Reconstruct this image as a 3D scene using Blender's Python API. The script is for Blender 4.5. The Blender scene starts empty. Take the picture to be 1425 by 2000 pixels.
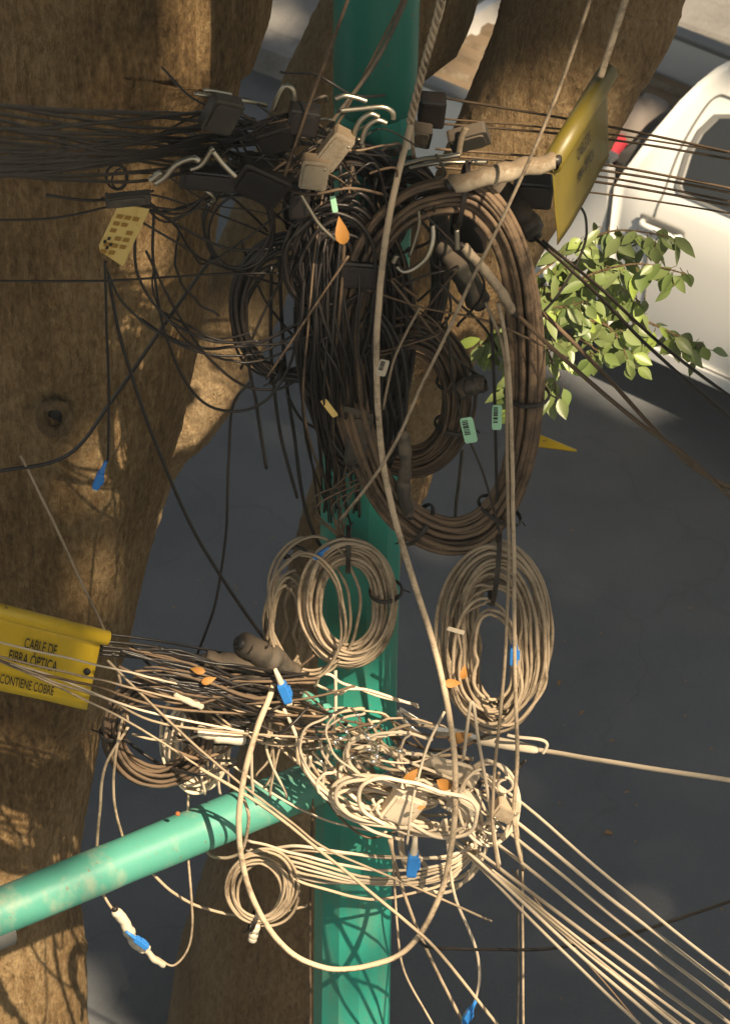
import bpy, math, random
import numpy as np
from mathutils import Vector, noise
R = math.radians
rng = random.Random(7)
scene = bpy.context.scene
COL = scene.collection

# ------------------------------------------------------------------ camera
PITCH = R(38.0); CAM = np.array([0.0, -7.88, 10.16]); LENS = 188.0; SW = 36.0
cd = bpy.data.cameras.new('camera'); cam = bpy.data.objects.new('camera', cd); COL.objects.link(cam)
cam.location = CAM; cam.rotation_euler = (math.pi/2 - PITCH, 0, 0)
cd.lens = LENS; cd.sensor_width = SW; cd.sensor_fit = 'HORIZONTAL'; cd.clip_end = 500; cd.clip_start = 0.1
cd.dof.use_dof = True; cd.dof.focus_distance = 9.85; cd.dof.aperture_fstop = 13
scene.camera = cam
# ------------------------------------------------------------------ sky + sun
SUN = np.array([0.36, -0.55, 0.755]); SUN /= np.linalg.norm(SUN)
elev = math.asin(SUN[2]); azim = math.atan2(SUN[0], SUN[1])
w = bpy.data.worlds.new('World'); scene.world = w; w.use_nodes = True
nt = w.node_tree; sky = nt.nodes.new('ShaderNodeTexSky'); sky.sky_type = 'NISHITA'; sky.sun_disc = False
sky.sun_elevation = elev; sky.sun_rotation = azim
wb = nt.nodes.new('ShaderNodeMix'); wb.data_type = 'RGBA'; wb.blend_type = 'MULTIPLY'; wb.inputs[0].default_value = 1; wb.inputs[7].default_value = (1.0, .86, .68, 1)   # warm white balance
nt.links.new(sky.outputs[0], wb.inputs[6]); nt.links.new(wb.outputs[2], nt.nodes['Background'].inputs[0]); nt.nodes['Background'].inputs[1].default_value = 0.075
sl = bpy.data.lights.new('sun', 'SUN'); sl.energy = 5.0; sl.angle = R(0.5); sl.color = (1.0, 0.81, 0.57)
so = bpy.data.objects.new('sun', sl); COL.objects.link(so)
so.rotation_euler = Vector(SUN).to_track_quat('Z', 'Y').to_euler(); so.location = (6, -9, 17)
scene.view_settings.view_transform = 'Standard'; scene.view_settings.look = 'None'
scene.view_settings.exposure = 1.3; scene.view_settings.gamma = 1

# ------------------------------------------------------------------ picture <-> place
def ray(px, py):
    a = (px-712.5)/1425*SW; b = -(py-1000)/1425*SW
    r = np.array([1.0, 0, 0]); u = np.array([0, math.sin(PITCH), math.cos(PITCH)]); f = np.array([0, math.cos(PITCH), -math.sin(PITCH)])
    return a*r + b*u + LENS*f
def P(px, py, Y=0.0):
    d = ray(px, py); return CAM + d*((Y-CAM[1])/d[1])
def Pz(px, py, z=0.0):
    d = ray(px, py); return CAM + d*((z-CAM[2])/d[2])
def proj(p):
    v = p-CAM; u = np.array([0, math.sin(PITCH), math.cos(PITCH)]); f = np.array([0, math.cos(PITCH), -math.sin(PITCH)])
    dep = v@f; return 712.5+(v[...,0])/dep*LENS/SW*1425, 1000-(v@u)/dep*LENS/SW*1425
PX = 1/744.0

# ------------------------------------------------------------------ materials
def mat(name, col, rough=.6, metal=0.0, spec=.5):
    m = bpy.data.materials.new(name); m.use_nodes = True
    b = m.node_tree.nodes['Principled BSDF']
    b.inputs['Base Color'].default_value = (*col, 1); b.inputs['Roughness'].default_value = rough
    b.inputs['Metallic'].default_value = metal; b.inputs['Specular IOR Level'].default_value = spec
    return m
def N(m, t, **kw):
    n = m.node_tree.nodes.new(t)
    for k, v in kw.items():
        if k in n.inputs: n.inputs[k].default_value = v
        else: setattr(n, k, v)
    return n
def L(m, a, b): m.node_tree.links.new(a, b)
def coords(m, scale=(1,1,1)):
    g = N(m, 'ShaderNodeNewGeometry'); mp = N(m, 'ShaderNodeMapping'); mp.inputs['Scale'].default_value = scale
    L(m, g.outputs['Position'], mp.inputs['Vector']); return mp.outputs[0], g
def ramp(m, fac, stops):
    r = N(m, 'ShaderNodeValToRGB'); e = r.color_ramp.elements
    while len(e) < len(stops): e.new(.5)
    for i, (p, c) in enumerate(stops):
        e[i].position = p; e[i].color = (*c, 1)
    L(m, fac, r.inputs[0]); return r.outputs[0]
def bump(m, h, strength=.5, dist=.01, prev=None):
    b = N(m, 'ShaderNodeBump'); b.inputs['Strength'].default_value = strength; b.inputs['Distance'].default_value = dist
    L(m, h, b.inputs['Height'])
    if prev is not None: L(m, prev, b.inputs['Normal'])
    return b.outputs[0]
def bsdf(m): return m.node_tree.nodes['Principled BSDF']
def cable_mat(name, bare, dust, amt, rough=.6):
    m = mat(name, bare, rough); v, g = coords(m)
    n = N(m, 'ShaderNodeTexNoise', Scale=14.0, Detail=6.0, Roughness=.65); L(m, v, n.inputs['Vector'])
    n2 = N(m, 'ShaderNodeTexNoise', Scale=160.0, Detail=3.0); L(m, v, n2.inputs['Vector'])
    sx = N(m, 'ShaderNodeSeparateXYZ'); L(m, g.outputs['Normal'], sx.inputs[0])
    a = N(m, 'ShaderNodeMath', operation='MULTIPLY_ADD'); L(m, sx.outputs['Z'], a.inputs[0]); a.inputs[1].default_value = .28; L(m, n.outputs[0], a.inputs[2])
    b = N(m, 'ShaderNodeMath', operation='MULTIPLY_ADD'); L(m, n2.outputs[0], b.inputs[0]); b.inputs[1].default_value = .3; L(m, a.outputs[0], b.inputs[2])
    fac = N(m, 'ShaderNodeMapRange'); L(m, b.outputs[0], fac.inputs[0])
    fac.inputs[1].default_value = 1.05-amt*.75; fac.inputs[2].default_value = 1.3-amt*.75
    mx = N(m, 'ShaderNodeMix', data_type='RGBA'); L(m, fac.outputs[0], mx.inputs[0])
    oi = N(m, 'ShaderNodeObjectInfo'); hs = N(m, 'ShaderNodeHueSaturation'); hs.inputs['Color'].default_value = (*dust, 1)
    mr = N(m, 'ShaderNodeMapRange'); L(m, oi.outputs['Random'], mr.inputs[0]); mr.inputs[3].default_value = .7; mr.inputs[4].default_value = 1.25
    L(m, mr.outputs[0], hs.inputs['Value'])
    mx.inputs[6].default_value = (*bare, 1); L(m, hs.outputs[0], mx.inputs[7]); L(m, mx.outputs[2], bsdf(m).inputs['Base Color'])
    rr = N(m, 'ShaderNodeMapRange'); L(m, fac.outputs[0], rr.inputs[0]); rr.inputs[3].default_value = rough-.2; rr.inputs[4].default_value = .9
    L(m, rr.outputs[0], bsdf(m).inputs['Roughness'])
    L(m, bump(m, n2.outputs[0], .25, .002), bsdf(m).inputs['Normal'])
    return m
M = {}
M['black'] = cable_mat('black_cable', (.014,.011,.010), (.055,.038,.025), .30, .6)
M['brown'] = cable_mat('dusty_brown_shaded_cable', (.035,.024,.015), (.15,.10,.06), .70, .6)  # same dusty cable as the pale one, with shade put into the colour
M['tan'] = cable_mat('dusty_tan_cable', (.13,.095,.06), (.44,.345,.235), .80, .6)
M['pale'] = cable_mat('pale_dusty_sunlit_cable', (.42,.34,.25), (.60,.50,.37), .85, .55)  # same dusty cable as the brown one, with sunlight put into the colour
M['white'] = cable_mat('off_white_plastic', (.5,.45,.36), (.62,.52,.38), .6, .5)
M['greyc'] = cable_mat('grey_box_plastic', (.035,.032,.026), (.11,.085,.06), .6, .6)
M['conduit'] = cable_mat('dirty_white_conduit', (.30,.25,.18), (.20,.145,.09), .6, .5)
M['steel'] = mat('zinc_steel', (.42,.38,.30), .36, 1.0)
M['bright'] = mat('polished_strap', (.8,.78,.74), .18, 1.0)
M['blue'] = mat('blue_connector_plastic', (.03,.19,.55), .35)
M['green_tag'] = mat('pale_green_tag', (.33,.62,.42), .5)
M['ink'] = mat('black_print', (.012,.011,.01), .6)
M['rust'] = mat('rust', (.30,.10,.03), .9)

def painted(name, c, dirt, amt=.5, scale=9, streak=1):
    m = mat(name, c, .38); v, g = coords(m, (1,1,.35))
    n = N(m, 'ShaderNodeTexNoise', Scale=float(scale), Detail=8.0, Roughness=.7); L(m, v, n.inputs['Vector'])
    f = N(m, 'ShaderNodeMapRange'); L(m, n.outputs[0], f.inputs[0]); f.inputs[1].default_value = .5; f.inputs[2].default_value = .78; f.inputs[4].default_value = amt
    mx = N(m, 'ShaderNodeMix', data_type='RGBA'); L(m, f.outputs[0], mx.inputs[0]); mx.inputs[6].default_value = (*c,1); mx.inputs[7].default_value = (*dirt,1)
    v2, _ = coords(m); n3 = N(m, 'ShaderNodeTexNoise', Scale=55.0, Detail=4.0, Roughness=.7); L(m, v2, n3.inputs['Vector'])
    f3 = N(m, 'ShaderNodeMapRange'); L(m, n3.outputs[0], f3.inputs[0]); f3.inputs[1].default_value = .655; f3.inputs[2].default_value = .685
    mx2 = N(m, 'ShaderNodeMix', data_type='RGBA'); L(m, f3.outputs[0], mx2.inputs[0]); L(m, mx.outputs[2], mx2.inputs[6]); mx2.inputs[7].default_value = (.22,.12,.05,1)
    v4, _ = coords(m, (1,1,.05)); n4 = N(m, 'ShaderNodeTexNoise', Scale=38.0, Detail=5.0, Roughness=.6); L(m, v4, n4.inputs['Vector'])
    f4 = N(m, 'ShaderNodeMapRange'); L(m, n4.outputs[0], f4.inputs[0]); f4.inputs[1].default_value = .52; f4.inputs[2].default_value = .75; f4.inputs[4].default_value = .45*amt*streak
    mx4 = N(m, 'ShaderNodeMix', data_type='RGBA'); L(m, f4.outputs[0], mx4.inputs[0]); L(m, mx2.outputs[2], mx4.inputs[6]); mx4.inputs[7].default_value = (*[d*1.1 for d in dirt],1); mx2 = mx4
    L(m, mx2.outputs[2], bsdf(m).inputs['Base Color'])
    r = N(m, 'ShaderNodeMapRange'); L(m, n.outputs[0], r.inputs[0]); r.inputs[3].default_value = .25; r.inputs[4].default_value = .6; L(m, r.outputs[0], bsdf(m).inputs['Roughness'])
    L(m, bump(m, n3.outputs[0], .12, .003), bsdf(m).inputs['Normal'])
    return m
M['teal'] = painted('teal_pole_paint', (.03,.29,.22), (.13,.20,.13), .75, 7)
M['teal_shaded'] = painted('shaded_deep_green_paint', (.010,.15,.115), (.05,.14,.10), .6, 6)  # deeper green for the sleeve, darkened to put its shade into the paint
M['teal_arm'] = painted('faded_teal_paint', (.075,.29,.225), (.42,.37,.26), 1.0, 6, 0)
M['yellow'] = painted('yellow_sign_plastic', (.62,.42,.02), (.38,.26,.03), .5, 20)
M['yellow_shaded'] = painted('shaded_dirty_yellow_plastic', (.135,.105,.012), (.11,.07,.02), .9, 22)  # sign yellow darkened to carry the shade on the right sign, plus dirt
M['label'] = painted('faded_yellow_label', (.60,.45,.15), (.45,.25,.05), .9, 40)
M['truck'] = mat('white_car_paint', (.72,.72,.70), .22); bsdf(M['truck']).inputs['Coat Weight'].default_value = .6
M['glass'] = mat('dark_window_glass', (.02,.022,.022), .06); bsdf(M['glass']).inputs['Specular IOR Level'].default_value = .9
M['rubber'] = mat('tyre_rubber', (.02,.02,.02), .8)
M['trim'] = mat('grey_trim', (.16,.16,.155), .45)
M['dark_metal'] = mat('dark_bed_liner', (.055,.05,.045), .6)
M['red'] = mat('red_cloth', (.30,.015,.03), .8)
M['grey_cloth'] = mat('grey_cloth', (.22,.19,.17), .8)

def bark(name, dark, mid, light, sc=1.0):
    m = mat(name, mid, .85, spec=.25); v, g = coords(m, (1,1,.45))
    n = N(m, 'ShaderNodeTexNoise', Scale=70.0*sc, Detail=7.0, Roughness=.7); L(m, v, n.inputs['Vector'])
    big = N(m, 'ShaderNodeTexNoise', Scale=3.2, Detail=5.0, Roughness=.6); L(m, v, big.inputs['Vector'])
    v2, _ = coords(m, (1,1,.12)); st = N(m, 'ShaderNodeTexNoise', Scale=42.0*sc, Detail=5.0, Roughness=.7); L(m, v2, st.inputs['Vector'])
    a = N(m, 'ShaderNodeMath', operation='MULTIPLY_ADD'); L(m, n.outputs[0], a.inputs[0]); a.inputs[1].default_value = .45
    b = N(m, 'ShaderNodeMath', operation='MULTIPLY_ADD'); L(m, st.outputs[0], b.inputs[0]); b.inputs[1].default_value = .3
    c = N(m, 'ShaderNodeMath', operation='MULTIPLY'); L(m, big.outputs[0], c.inputs[0]); c.inputs[1].default_value = .35
    L(m, c.outputs[0], b.inputs[2]); L(m, b.outputs[0], a.inputs[2])
    L(m, ramp(m, a.outputs[0], [(.38, dark), (.53, mid), (.68, light)]), bsdf(m).inputs['Base Color'])
    b1 = bump(m, n.outputs[0], 1.0, .022); b2 = bump(m, st.outputs[0], .8, .03, b1)
    L(m, b2, bsdf(m).inputs['Normal']); return m
M['bark'] = bark('ficus_bark', (.045,.025,.009), (.225,.14,.060), (.44,.31,.16))
M['bark_pale'] = bark('pale_ficus_bark', (.09,.05,.022), (.27,.175,.085), (.42,.31,.17), 1.2)
M['bark_light'] = bark('light_ficus_bark', (.17,.11,.055), (.36,.25,.135), (.52,.39,.23), 1.2)
M['bark_dark'] = bark('grey_brown_bark', (.05,.03,.014), (.17,.11,.055), (.32,.23,.13), 1.0)

def ground_mat(name, c1, c2, sc, fine, bstr):
    m = mat(name, c1, .88); v, g = coords(m)
    n = N(m, 'ShaderNodeTexNoise', Scale=sc, Detail=8.0, Roughness=.6); L(m, v, n.inputs['Vector'])
    f = N(m, 'ShaderNodeTexNoise', Scale=fine, Detail=4.0, Roughness=.7); L(m, v, f.inputs['Vector'])
    a = N(m, 'ShaderNodeMath', operation='MULTIPLY_ADD'); L(m, f.outputs[0], a.inputs[0]); a.inputs[1].default_value = .4
    b = N(m, 'ShaderNodeMath', operation='MULTIPLY'); L(m, n.outputs[0], b.inputs[0]); b.inputs[1].default_value = .6; L(m, b.outputs[0], a.inputs[2])
    L(m, ramp(m, a.outputs[0], [(.35, c1), (.62, c2)]), bsdf(m).inputs['Base Color'])
    L(m, bump(m, f.outputs[0], bstr, .01), bsdf(m).inputs['Normal']); return m
M['asphalt'] = ground_mat('asphalt', (.078,.086,.098), (.135,.142,.150), .9, 90., .4)
def add_wear(m, stain, crack):
    src = bsdf(m).inputs['Base Color'].links[0].from_socket; v, _ = coords(m)
    n = N(m, 'ShaderNodeTexNoise', Scale=2.1, Detail=9.0, Roughness=.72); L(m, v, n.inputs['Vector'])
    f = N(m, 'ShaderNodeMapRange'); L(m, n.outputs[0], f.inputs[0]); f.inputs[1].default_value = .50; f.inputs[2].default_value = .66; f.inputs[4].default_value = .4
    mx = N(m, 'ShaderNodeMix', data_type='RGBA'); L(m, f.outputs[0], mx.inputs[0]); L(m, src, mx.inputs[6]); mx.inputs[7].default_value = (*stain,1)
    d = N(m, 'ShaderNodeTexNoise', Scale=1.5, Detail=4.0); L(m, v, d.inputs['Vector'])
    av = N(m, 'ShaderNodeVectorMath', operation='MULTIPLY_ADD'); L(m, d.outputs['Color'], av.inputs[0]); av.inputs[1].default_value = (.9,.9,.9); L(m, v, av.inputs[2])
    vo = N(m, 'ShaderNodeTexVoronoi', feature='DISTANCE_TO_EDGE', Scale=.55); L(m, av.outputs[0], vo.inputs['Vector'])
    c = N(m, 'ShaderNodeMapRange'); L(m, vo.outputs['Distance'], c.inputs[0]); c.inputs[1].default_value = .002; c.inputs[2].default_value = .007; c.inputs[3].default_value = .16; c.inputs[4].default_value = 0
    mx2 = N(m, 'ShaderNodeMix', data_type='RGBA'); L(m, c.outputs[0], mx2.inputs[0]); L(m, mx.outputs[2], mx2.inputs[6]); mx2.inputs[7].default_value = (*crack,1)
    sp = N(m, 'ShaderNodeTexVoronoi', Scale=160.0); L(m, v, sp.inputs['Vector'])
    sf = N(m, 'ShaderNodeMapRange'); L(m, sp.outputs['Distance'], sf.inputs[0]); sf.inputs[1].default_value = .12; sf.inputs[2].default_value = .25; sf.inputs[3].default_value = .4; sf.inputs[4].default_value = 0
    mx3 = N(m, 'ShaderNodeMix', data_type='RGBA'); L(m, sf.outputs[0], mx3.inputs[0]); L(m, mx2.outputs[2], mx3.inputs[6]); mx3.inputs[7].default_value = (.22,.21,.20,1)
    L(m, mx3.outputs[2], bsdf(m).inputs['Base Color'])
add_wear(M['asphalt'], (.15,.148,.145), (.02,.02,.02))
M['concrete'] = ground_mat('pavement_concrete', (.13,.125,.12), (.23,.22,.205), 2.5, 60., .5)
M['kerb'] = ground_mat('kerb_stone', (.14,.13,.125), (.26,.245,.23), 6., 70., .6)
add_wear(M['concrete'], (.10,.09,.08), (.03,.03,.03))

def leafmat(name, cols, rough=.45, trans=.25):
    m = mat(name, cols[0], rough); g = N(m, 'ShaderNodeNewGeometry')
    r = ramp(m, g.outputs['Random Per Island'], [(i/(len(cols)-1), c) for i, c in enumerate(cols)])
    L(m, r, bsdf(m).inputs['Base Color'])
    tr = N(m, 'ShaderNodeBsdfTranslucent'); L(m, r, tr.inputs[0]); mx = N(m, 'ShaderNodeMixShader'); mx.inputs[0].default_value = trans
    out = m.node_tree.nodes['Material Output']; L(m, bsdf(m).outputs[0], mx.inputs[1]); L(m, tr.outputs[0], mx.inputs[2]); L(m, mx.outputs[0], out.inputs[0])
    return m
M['leaf'] = leafmat('ficus_leaf', [(.10,.15,.045), (.16,.22,.065), (.21,.26,.10), (.13,.17,.06), (.30,.40,.08)], .38)
M['shade_crown'] = leafmat('shade_crown_leaf', [(.03,.06,.015), (.05,.09,.02), (.07,.11,.03)], .6, .04)
M['dry'] = leafmat('dry_leaf', [(.40,.13,.02), (.50,.24,.05), (.30,.09,.02)], .6, .3)

# ------------------------------------------------------------------ mesh helpers
class MB:
    def __init__(s): s.v = []; s.f = []
    def add(s, vs, fs):
        o = len(s.v); s.v += [tuple(map(float, p)) for p in vs]; s.f += [tuple(i+o for i in f) for f in fs]; return s
    def build(s, name, m, parent=None, smooth=True):
        me = bpy.data.meshes.new(name); me.from_pydata(s.v, [], s.f); me.update()
        me.materials.append(m)
        if smooth: me.polygons.foreach_set('use_smooth', [True]*len(me.polygons))
        o = bpy.data.objects.new(name, me); COL.objects.link(o)
        if parent is not None: o.parent = parent
        return o
def tag(o, label=None, cat=None, group=None, kind=None):
    if label: o['label'] = label
    if cat: o['category'] = cat
    if group: o['group'] = group
    if kind: o['kind'] = kind
    return o
def empty(name, loc=(0,0,0)):
    o = bpy.data.objects.new(name, None); COL.objects.link(o); o.location = loc; return o
def catmull(pts, step=6, closed=False):
    p = np.array(pts, float); n = len(p)
    if n == 2 and not closed: return np.array([p[0]+(p[1]-p[0])*t for t in np.linspace(0,1,step*2)])
    out = []
    segs = n if closed else n-1
    for i in range(segs):
        if closed: a, b, c, d = p[(i-1)%n], p[i], p[(i+1)%n], p[(i+2)%n]
        else: a, b, c, d = p[max(i-1,0)], p[i], p[i+1], p[min(i+2,n-1)]
        for t in np.arange(step)/step:
            out.append(.5*((2*b)+(-a+c)*t+(2*a-5*b+4*c-d)*t*t+(-a+3*b-3*c+d)*t**3))
    if not closed: out.append(p[-1])
    return np.array(out)
def tube(mb, pts, r, sides=7, caps=True, closed=False):
    p = np.array(pts, float); n = len(p)
    rad = np.full(n, r) if np.isscalar(r) else np.array(r)
    tn = np.gradient(p, axis=0) if not closed else np.roll(p,-1,0)-np.roll(p,1,0)
    ln = np.linalg.norm(tn, axis=1, keepdims=True); ln[ln == 0] = 1; tn = tn/ln
    up = np.array([0,0,1.]) if abs(tn[0][2]) < .9 else np.array([1.,0,0])
    nrm = np.cross(tn[0], up); nrm /= np.linalg.norm(nrm)
    vs = []; ang = np.linspace(0, 2*math.pi, sides, endpoint=False)
    for i in range(n):
        nrm = nrm - tn[i]*(nrm@tn[i]); l = np.linalg.norm(nrm); nrm = nrm/l if l > 1e-9 else np.cross(tn[i], [1,0,0])
        b = np.cross(tn[i], nrm)
        for a in ang: vs.append(p[i]+rad[i]*(math.cos(a)*nrm+math.sin(a)*b))
    fs = []
    m_ = n if closed else n-1
    for i in range(m_):
        j = (i+1) % n
        for k in range(sides):
            k2 = (k+1) % sides; fs.append((i*sides+k, i*sides+k2, j*sides+k2, j*sides+k))
    if caps and not closed:
        fs.append(tuple(range(sides-1,-1,-1))); fs.append(tuple((n-1)*sides+k for k in range(sides)))
    return mb.add(vs, fs)
def box(mb, c, ax, ay, az, bev=.15):
    # bevelled box, half axes as vectors
    c, ax, ay, az = map(lambda q: np.array(q, float), (c, ax, ay, az)); s = 1-bev
    vs = []
    for sz in (-1,1):
        for (x, y) in ((-s,-1),(s,-1),(1,-s),(1,s),(s,1),(-s,1),(-1,s),(-1,-s)):
            vs.append(c+ax*x+ay*y+az*sz*(1-bev*.6))
    for sz in (-1,1):
        for (x, y) in ((-s,-s),(s,-s),(s,-s),(s,s),(s,s),(-s,s),(-s,s),(-s,-s)):
            vs.append(c+ax*x+ay*y+az*sz)
    fs = [tuple((k, (k+1)%8, 8+(k+1)%8, 8+k)) for k in range(8)]
    fs += [(16+k, 16+(k+1)%8, (k+1)%8, k) for k in range(8)] + [(8+k, 8+(k+1)%8, 24+(k+1)%8, 24+k) for k in range(8)]
    fs += [(16,23,21,20,19,17)[::1], (24,25,27,28,29,31)]
    return mb.add(vs, fs)
def lathe(mb, c, axis, prof, sides=20):
    c = np.array(c, float); axis = np.array(axis, float); axis /= np.linalg.norm(axis)
    u = np.cross(axis, [0,0,1.]) if abs(axis[2]) < .9 else np.cross(axis, [1.,0,0]); u /= np.linalg.norm(u); v = np.cross(axis, u)
    vs = []; fs = []
    for h, r in prof:
        for k in range(sides):
            a = 2*math.pi*k/sides; vs.append(c+axis*h+r*(math.cos(a)*u+math.sin(a)*v))
    for i in range(len(prof)-1):
        for k in range(sides):
            k2 = (k+1)%sides; fs.append((i*sides+k, i*sides+k2, (i+1)*sides+k2, (i+1)*sides+k))
    return mb.add(vs, fs)
def pts3(pts): return [P(*q) for q in pts]

# ================================================================== SETTING
g = 40
mb = MB(); mb.add([(-g,-g,0),(g,-g,0),(g,g,0),(-g,g,0)], [(0,1,2,3)])
tag(mb.build('road', M['asphalt']), kind='structure')
# pavement slab with kerb, upper left; its corner hides behind the post
def slab(name, poly, h, m, bev=.02):
    vs = [(x,y,-.05) for x,y in poly]+[(x,y,h-bev) for x,y in poly]
    c = np.mean(np.array(poly), axis=0)
    ins = [tuple(np.array(q)+(c-np.array(q))/np.linalg.norm(c-np.array(q))*bev*1.4) for q in poly]
    vs += [(x,y,h) for x,y in ins]; n = len(poly)
    fs = [(k,(k+1)%n,n+(k+1)%n,n+k) for k in range(n)]+[(n+k,n+(k+1)%n,2*n+(k+1)%n,2*n+k) for k in range(n)]+[tuple(range(2*n,3*n))]
    mb = MB(); mb.add(vs, fs); return mb.build(name, m, smooth=False)
ka = Pz(470,78,.15)[:2]; kb = Pz(700,163,.15)[:2]; kd = (kb-ka)/np.linalg.norm(kb-ka); kn = np.array([-kd[1], kd[0]])
if kn[1] < 0: kn = -kn
k0 = ka-kd*12
tag(slab('kerb', [k0, kb, kb+kn*.16, k0+kn*.16], .15, M['kerb'], .012), kind='structure')
pv0 = k0+kn*.168; pv1 = kb+kn*.168
for i in range(9):          # slabs of the pavement with open joints
    L0 = kb-kd*(i*1.35); 
    for j in range(3):
        a = L0+kn*(.168+j*1.1); b = a-kd*1.335
        o = slab('pavement', [b, a, a+kn*1.085, b+kn*1.085], .146+.006*((i*7+j*3)%3-1)*.6, M['concrete'], .012)
        tag(o, kind='structure')
# far pavement, upper right, beyond the truck
fa = Pz(1180,-60,.12)[:2]; fd = kd
fn = np.array([-fd[1], fd[0]]); fn = fn if fn[1] > 0 else -fn
fa = Pz(1300,35,.12)[:2]
tag(slab('far_pavement', [fa-fd*3, fa+fd*6, fa+fd*6+fn*5, fa-fd*3+fn*5], .12, M['concrete'], .02), kind='structure')

# ================================================================== TREES
def trunk(mb, rows, Y, sides=110, sub=16, lump=.02, seed=0, bumps=(), ext=None):
    """rows: (py, left px, right px[, Y]); swept with roughness. ext: extra world points (x,y,z,r) beyond the top"""
    cs = []; rs = []
    for row in rows:
        py, xl, xr = row[:3]; yy = row[3] if len(row) > 3 else Y
        a = P(xl,py,yy); b = P(xr,py,yy); cs.append((a+b)/2); rs.append(np.linalg.norm(a-b)/2)
    if ext:
        for e in ext: cs.insert(0, np.array(e[:3])); rs.insert(0, e[3])
    q = catmull([list(c)+[r] for c, r in zip(cs, rs)], sub)
    p = q[:,:3]; rad = q[:,3]; n = len(p)
    tn = np.gradient(p, axis=0); tn /= np.linalg.norm(tn, axis=1, keepdims=True)
    nrm = np.array([1.,0,0]); vs = []
    bp = [(P(bx,by,by_), br, ba) for bx,by,by_,br,ba in bumps]
    for i in range(n):
        nrm = nrm-tn[i]*(nrm@tn[i]); nrm /= np.linalg.norm(nrm); b = np.cross(tn[i], nrm)
        for k in range(sides):
            a = 2*math.pi*k/sides; d = math.cos(a)*nrm+math.sin(a)*b
            base = p[i]+rad[i]*d; v = Vector(base)
            f = noise.fractal(Vector((v.x*2.2+seed, v.y*2.2, v.z*.9)), 1, 2, 3)*lump*1.6
            f += noise.fractal(Vector((v.x*11+seed, v.y*11, v.z*4)), 1, 2, 3)*lump*.35
            f += noise.fractal(Vector((v.x*45+seed, v.y*45, v.z*30)), 1, 2, 3)*.005
            for (bc, br, ba) in bp:
                dd = np.linalg.norm(base-bc)/br
                if dd < 3: f += ba*math.exp(-dd*dd)
            vs.append(base+d*f)
    fs = []
    for i in range(n-1):
        for k in range(sides):
            k2 = (k+1)%sides; fs.append((i*sides+k, (i+1)*sides+k, (i+1)*sides+k2, i*sides+k2))
    mb.add(vs, fs); return mb
# big left trunk
t1 = empty('ficus_tree', (-1.2,.7,0)); tag(t1, 'massive rough brown tree trunk filling the left edge, with a round knot', 'tree')
def par(o, root):
    o.parent = root; o.location = -np.array(root.location); return o
rows = [(-250,-150,505),(0,-140,487),(150,-135,468),(300,-140,442),(450,-150,418),(600,-165,392),(760,-180,362),(900,-195,328),(1000,-205,305),
        (1180,-235,260),(1400,-270,202),(1560,-290,172),(1700,-305,158),(1850,-300,166),(2000,-310,168),(2250,-330,190),(2800,-380,260)]
mb = MB(); trunk(mb, rows, .75, seed=3, lump=.012, bumps=[(105,815,.37,.06,.03),(228,175,.33,.02,.012),(60,1040,.33,.04,.012),(160,1850,.7,.03,.02)],
                 ext=[(-1.1,.5,9,.38)])
par(mb.build('trunk', M['bark']), t1)
# knot: ring of healed bark round a hollow
mb = MB(); kc = P(108,812,.325); ring = []
for k in range(14):
    a = 2*math.pi*k/14; ring.append(kc+np.array([math.cos(a)*.036, -.008+.006*math.sin(a*3), math.sin(a)*.05]))
tube(mb, ring, [.017+.006*noise.noise(Vector((k,2,1))) for k in range(14)], 10, closed=True)
par(mb.build('knot', M['bark_dark']), t1)
mb = MB(); lathe(mb, kc+np.array([0,.03,0]), (0,-1,.3), [(0,.045),(.015,.034),(.022,.018),(.024,.0)], 14)
par(mb.build('knot_hollow', M['ink']), t1)
# second trunk, leaning, behind
t2 = empty('leaning_tree', (-1.3,1.4,0)); tag(t2, 'smooth pale leaning tree trunk emerging from behind the big left trunk', 'tree')
rows = [(-250,760,990),(0,640,862),(160,560,765),(360,480,668),(510,415,587),(580,385,556),(680,335,508),(790,270,443),(860,225,374),(940,190,330),(1040,140,296),(1300,20,210),(1700,-90,110),(2300,-160,60)]
mb = MB(); trunk(mb, rows, 1.35, seed=9, lump=.008, sides=80, ext=[(.9,1.9,9.5,.13)])
par(mb.build('trunk', M['bark_light']), t2)
# third trunk, right to lower left, behind the post
t3 = empty('forked_tree', (-.3,1.1,0)); tag(t3, 'thick tree trunk leaning from top right down behind the green post', 'tree')
rows = [(-250, 1120, 1450, 1.05), (0, 990, 1333, 1.05), (110, 955, 1268, 1.05), (250, 905, 1185, 1.05), (420, 830, 1072, 1.05), (560, 765, 995, 1.107), (700, 700, 912, 1.24), (830, 650, 872, 1.364), (920, 618, 842, 1.449), (1000, 590, 808, 1.525), (1100, 568, 785, 1.62), (1250, 525, 765, 1.762), (1450, 470, 750, 1.953), (1620, 425, 745, 2.0), (1760, 380, 740, 2.0), (1880, 346, 740, 2.0), (2000, 330, 745, 2.0), (2300, 290, 760, 2.0), (2900, 200, 800, 2.0)]
mb = MB(); trunk(mb, rows, 1.05, seed=21, lump=.012, sides=100, ext=[(1.6,.9,7.4,.2),(3.0,-1.2,10.5,.17),(4.6,-4.5,14,.13),(5.6,-7.5,16.6,.07)])
par(mb.build('trunk', M['bark_pale']), t3)
# limbs + crown high above the street (unseen, leaves cut to shape the shade)
mb = MB()
for e in [((5.6,-7.5,16.6),(3,-10,19),(1,-11,20)), ((5.6,-7.5,16.6),(8,-9,18),(10,-10,18.5)), ((4.6,-4.5,14),(6,-3,18),(6.5,-2,20.5)), ((4.6,-4.5,14),(8,-4,16),(10,-4,17.5))]:
    tube(mb, catmull(e, 8), np.linspace(.1,.03,17), 8)
par(mb.build('limb', M['bark_dark']), t3)

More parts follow.
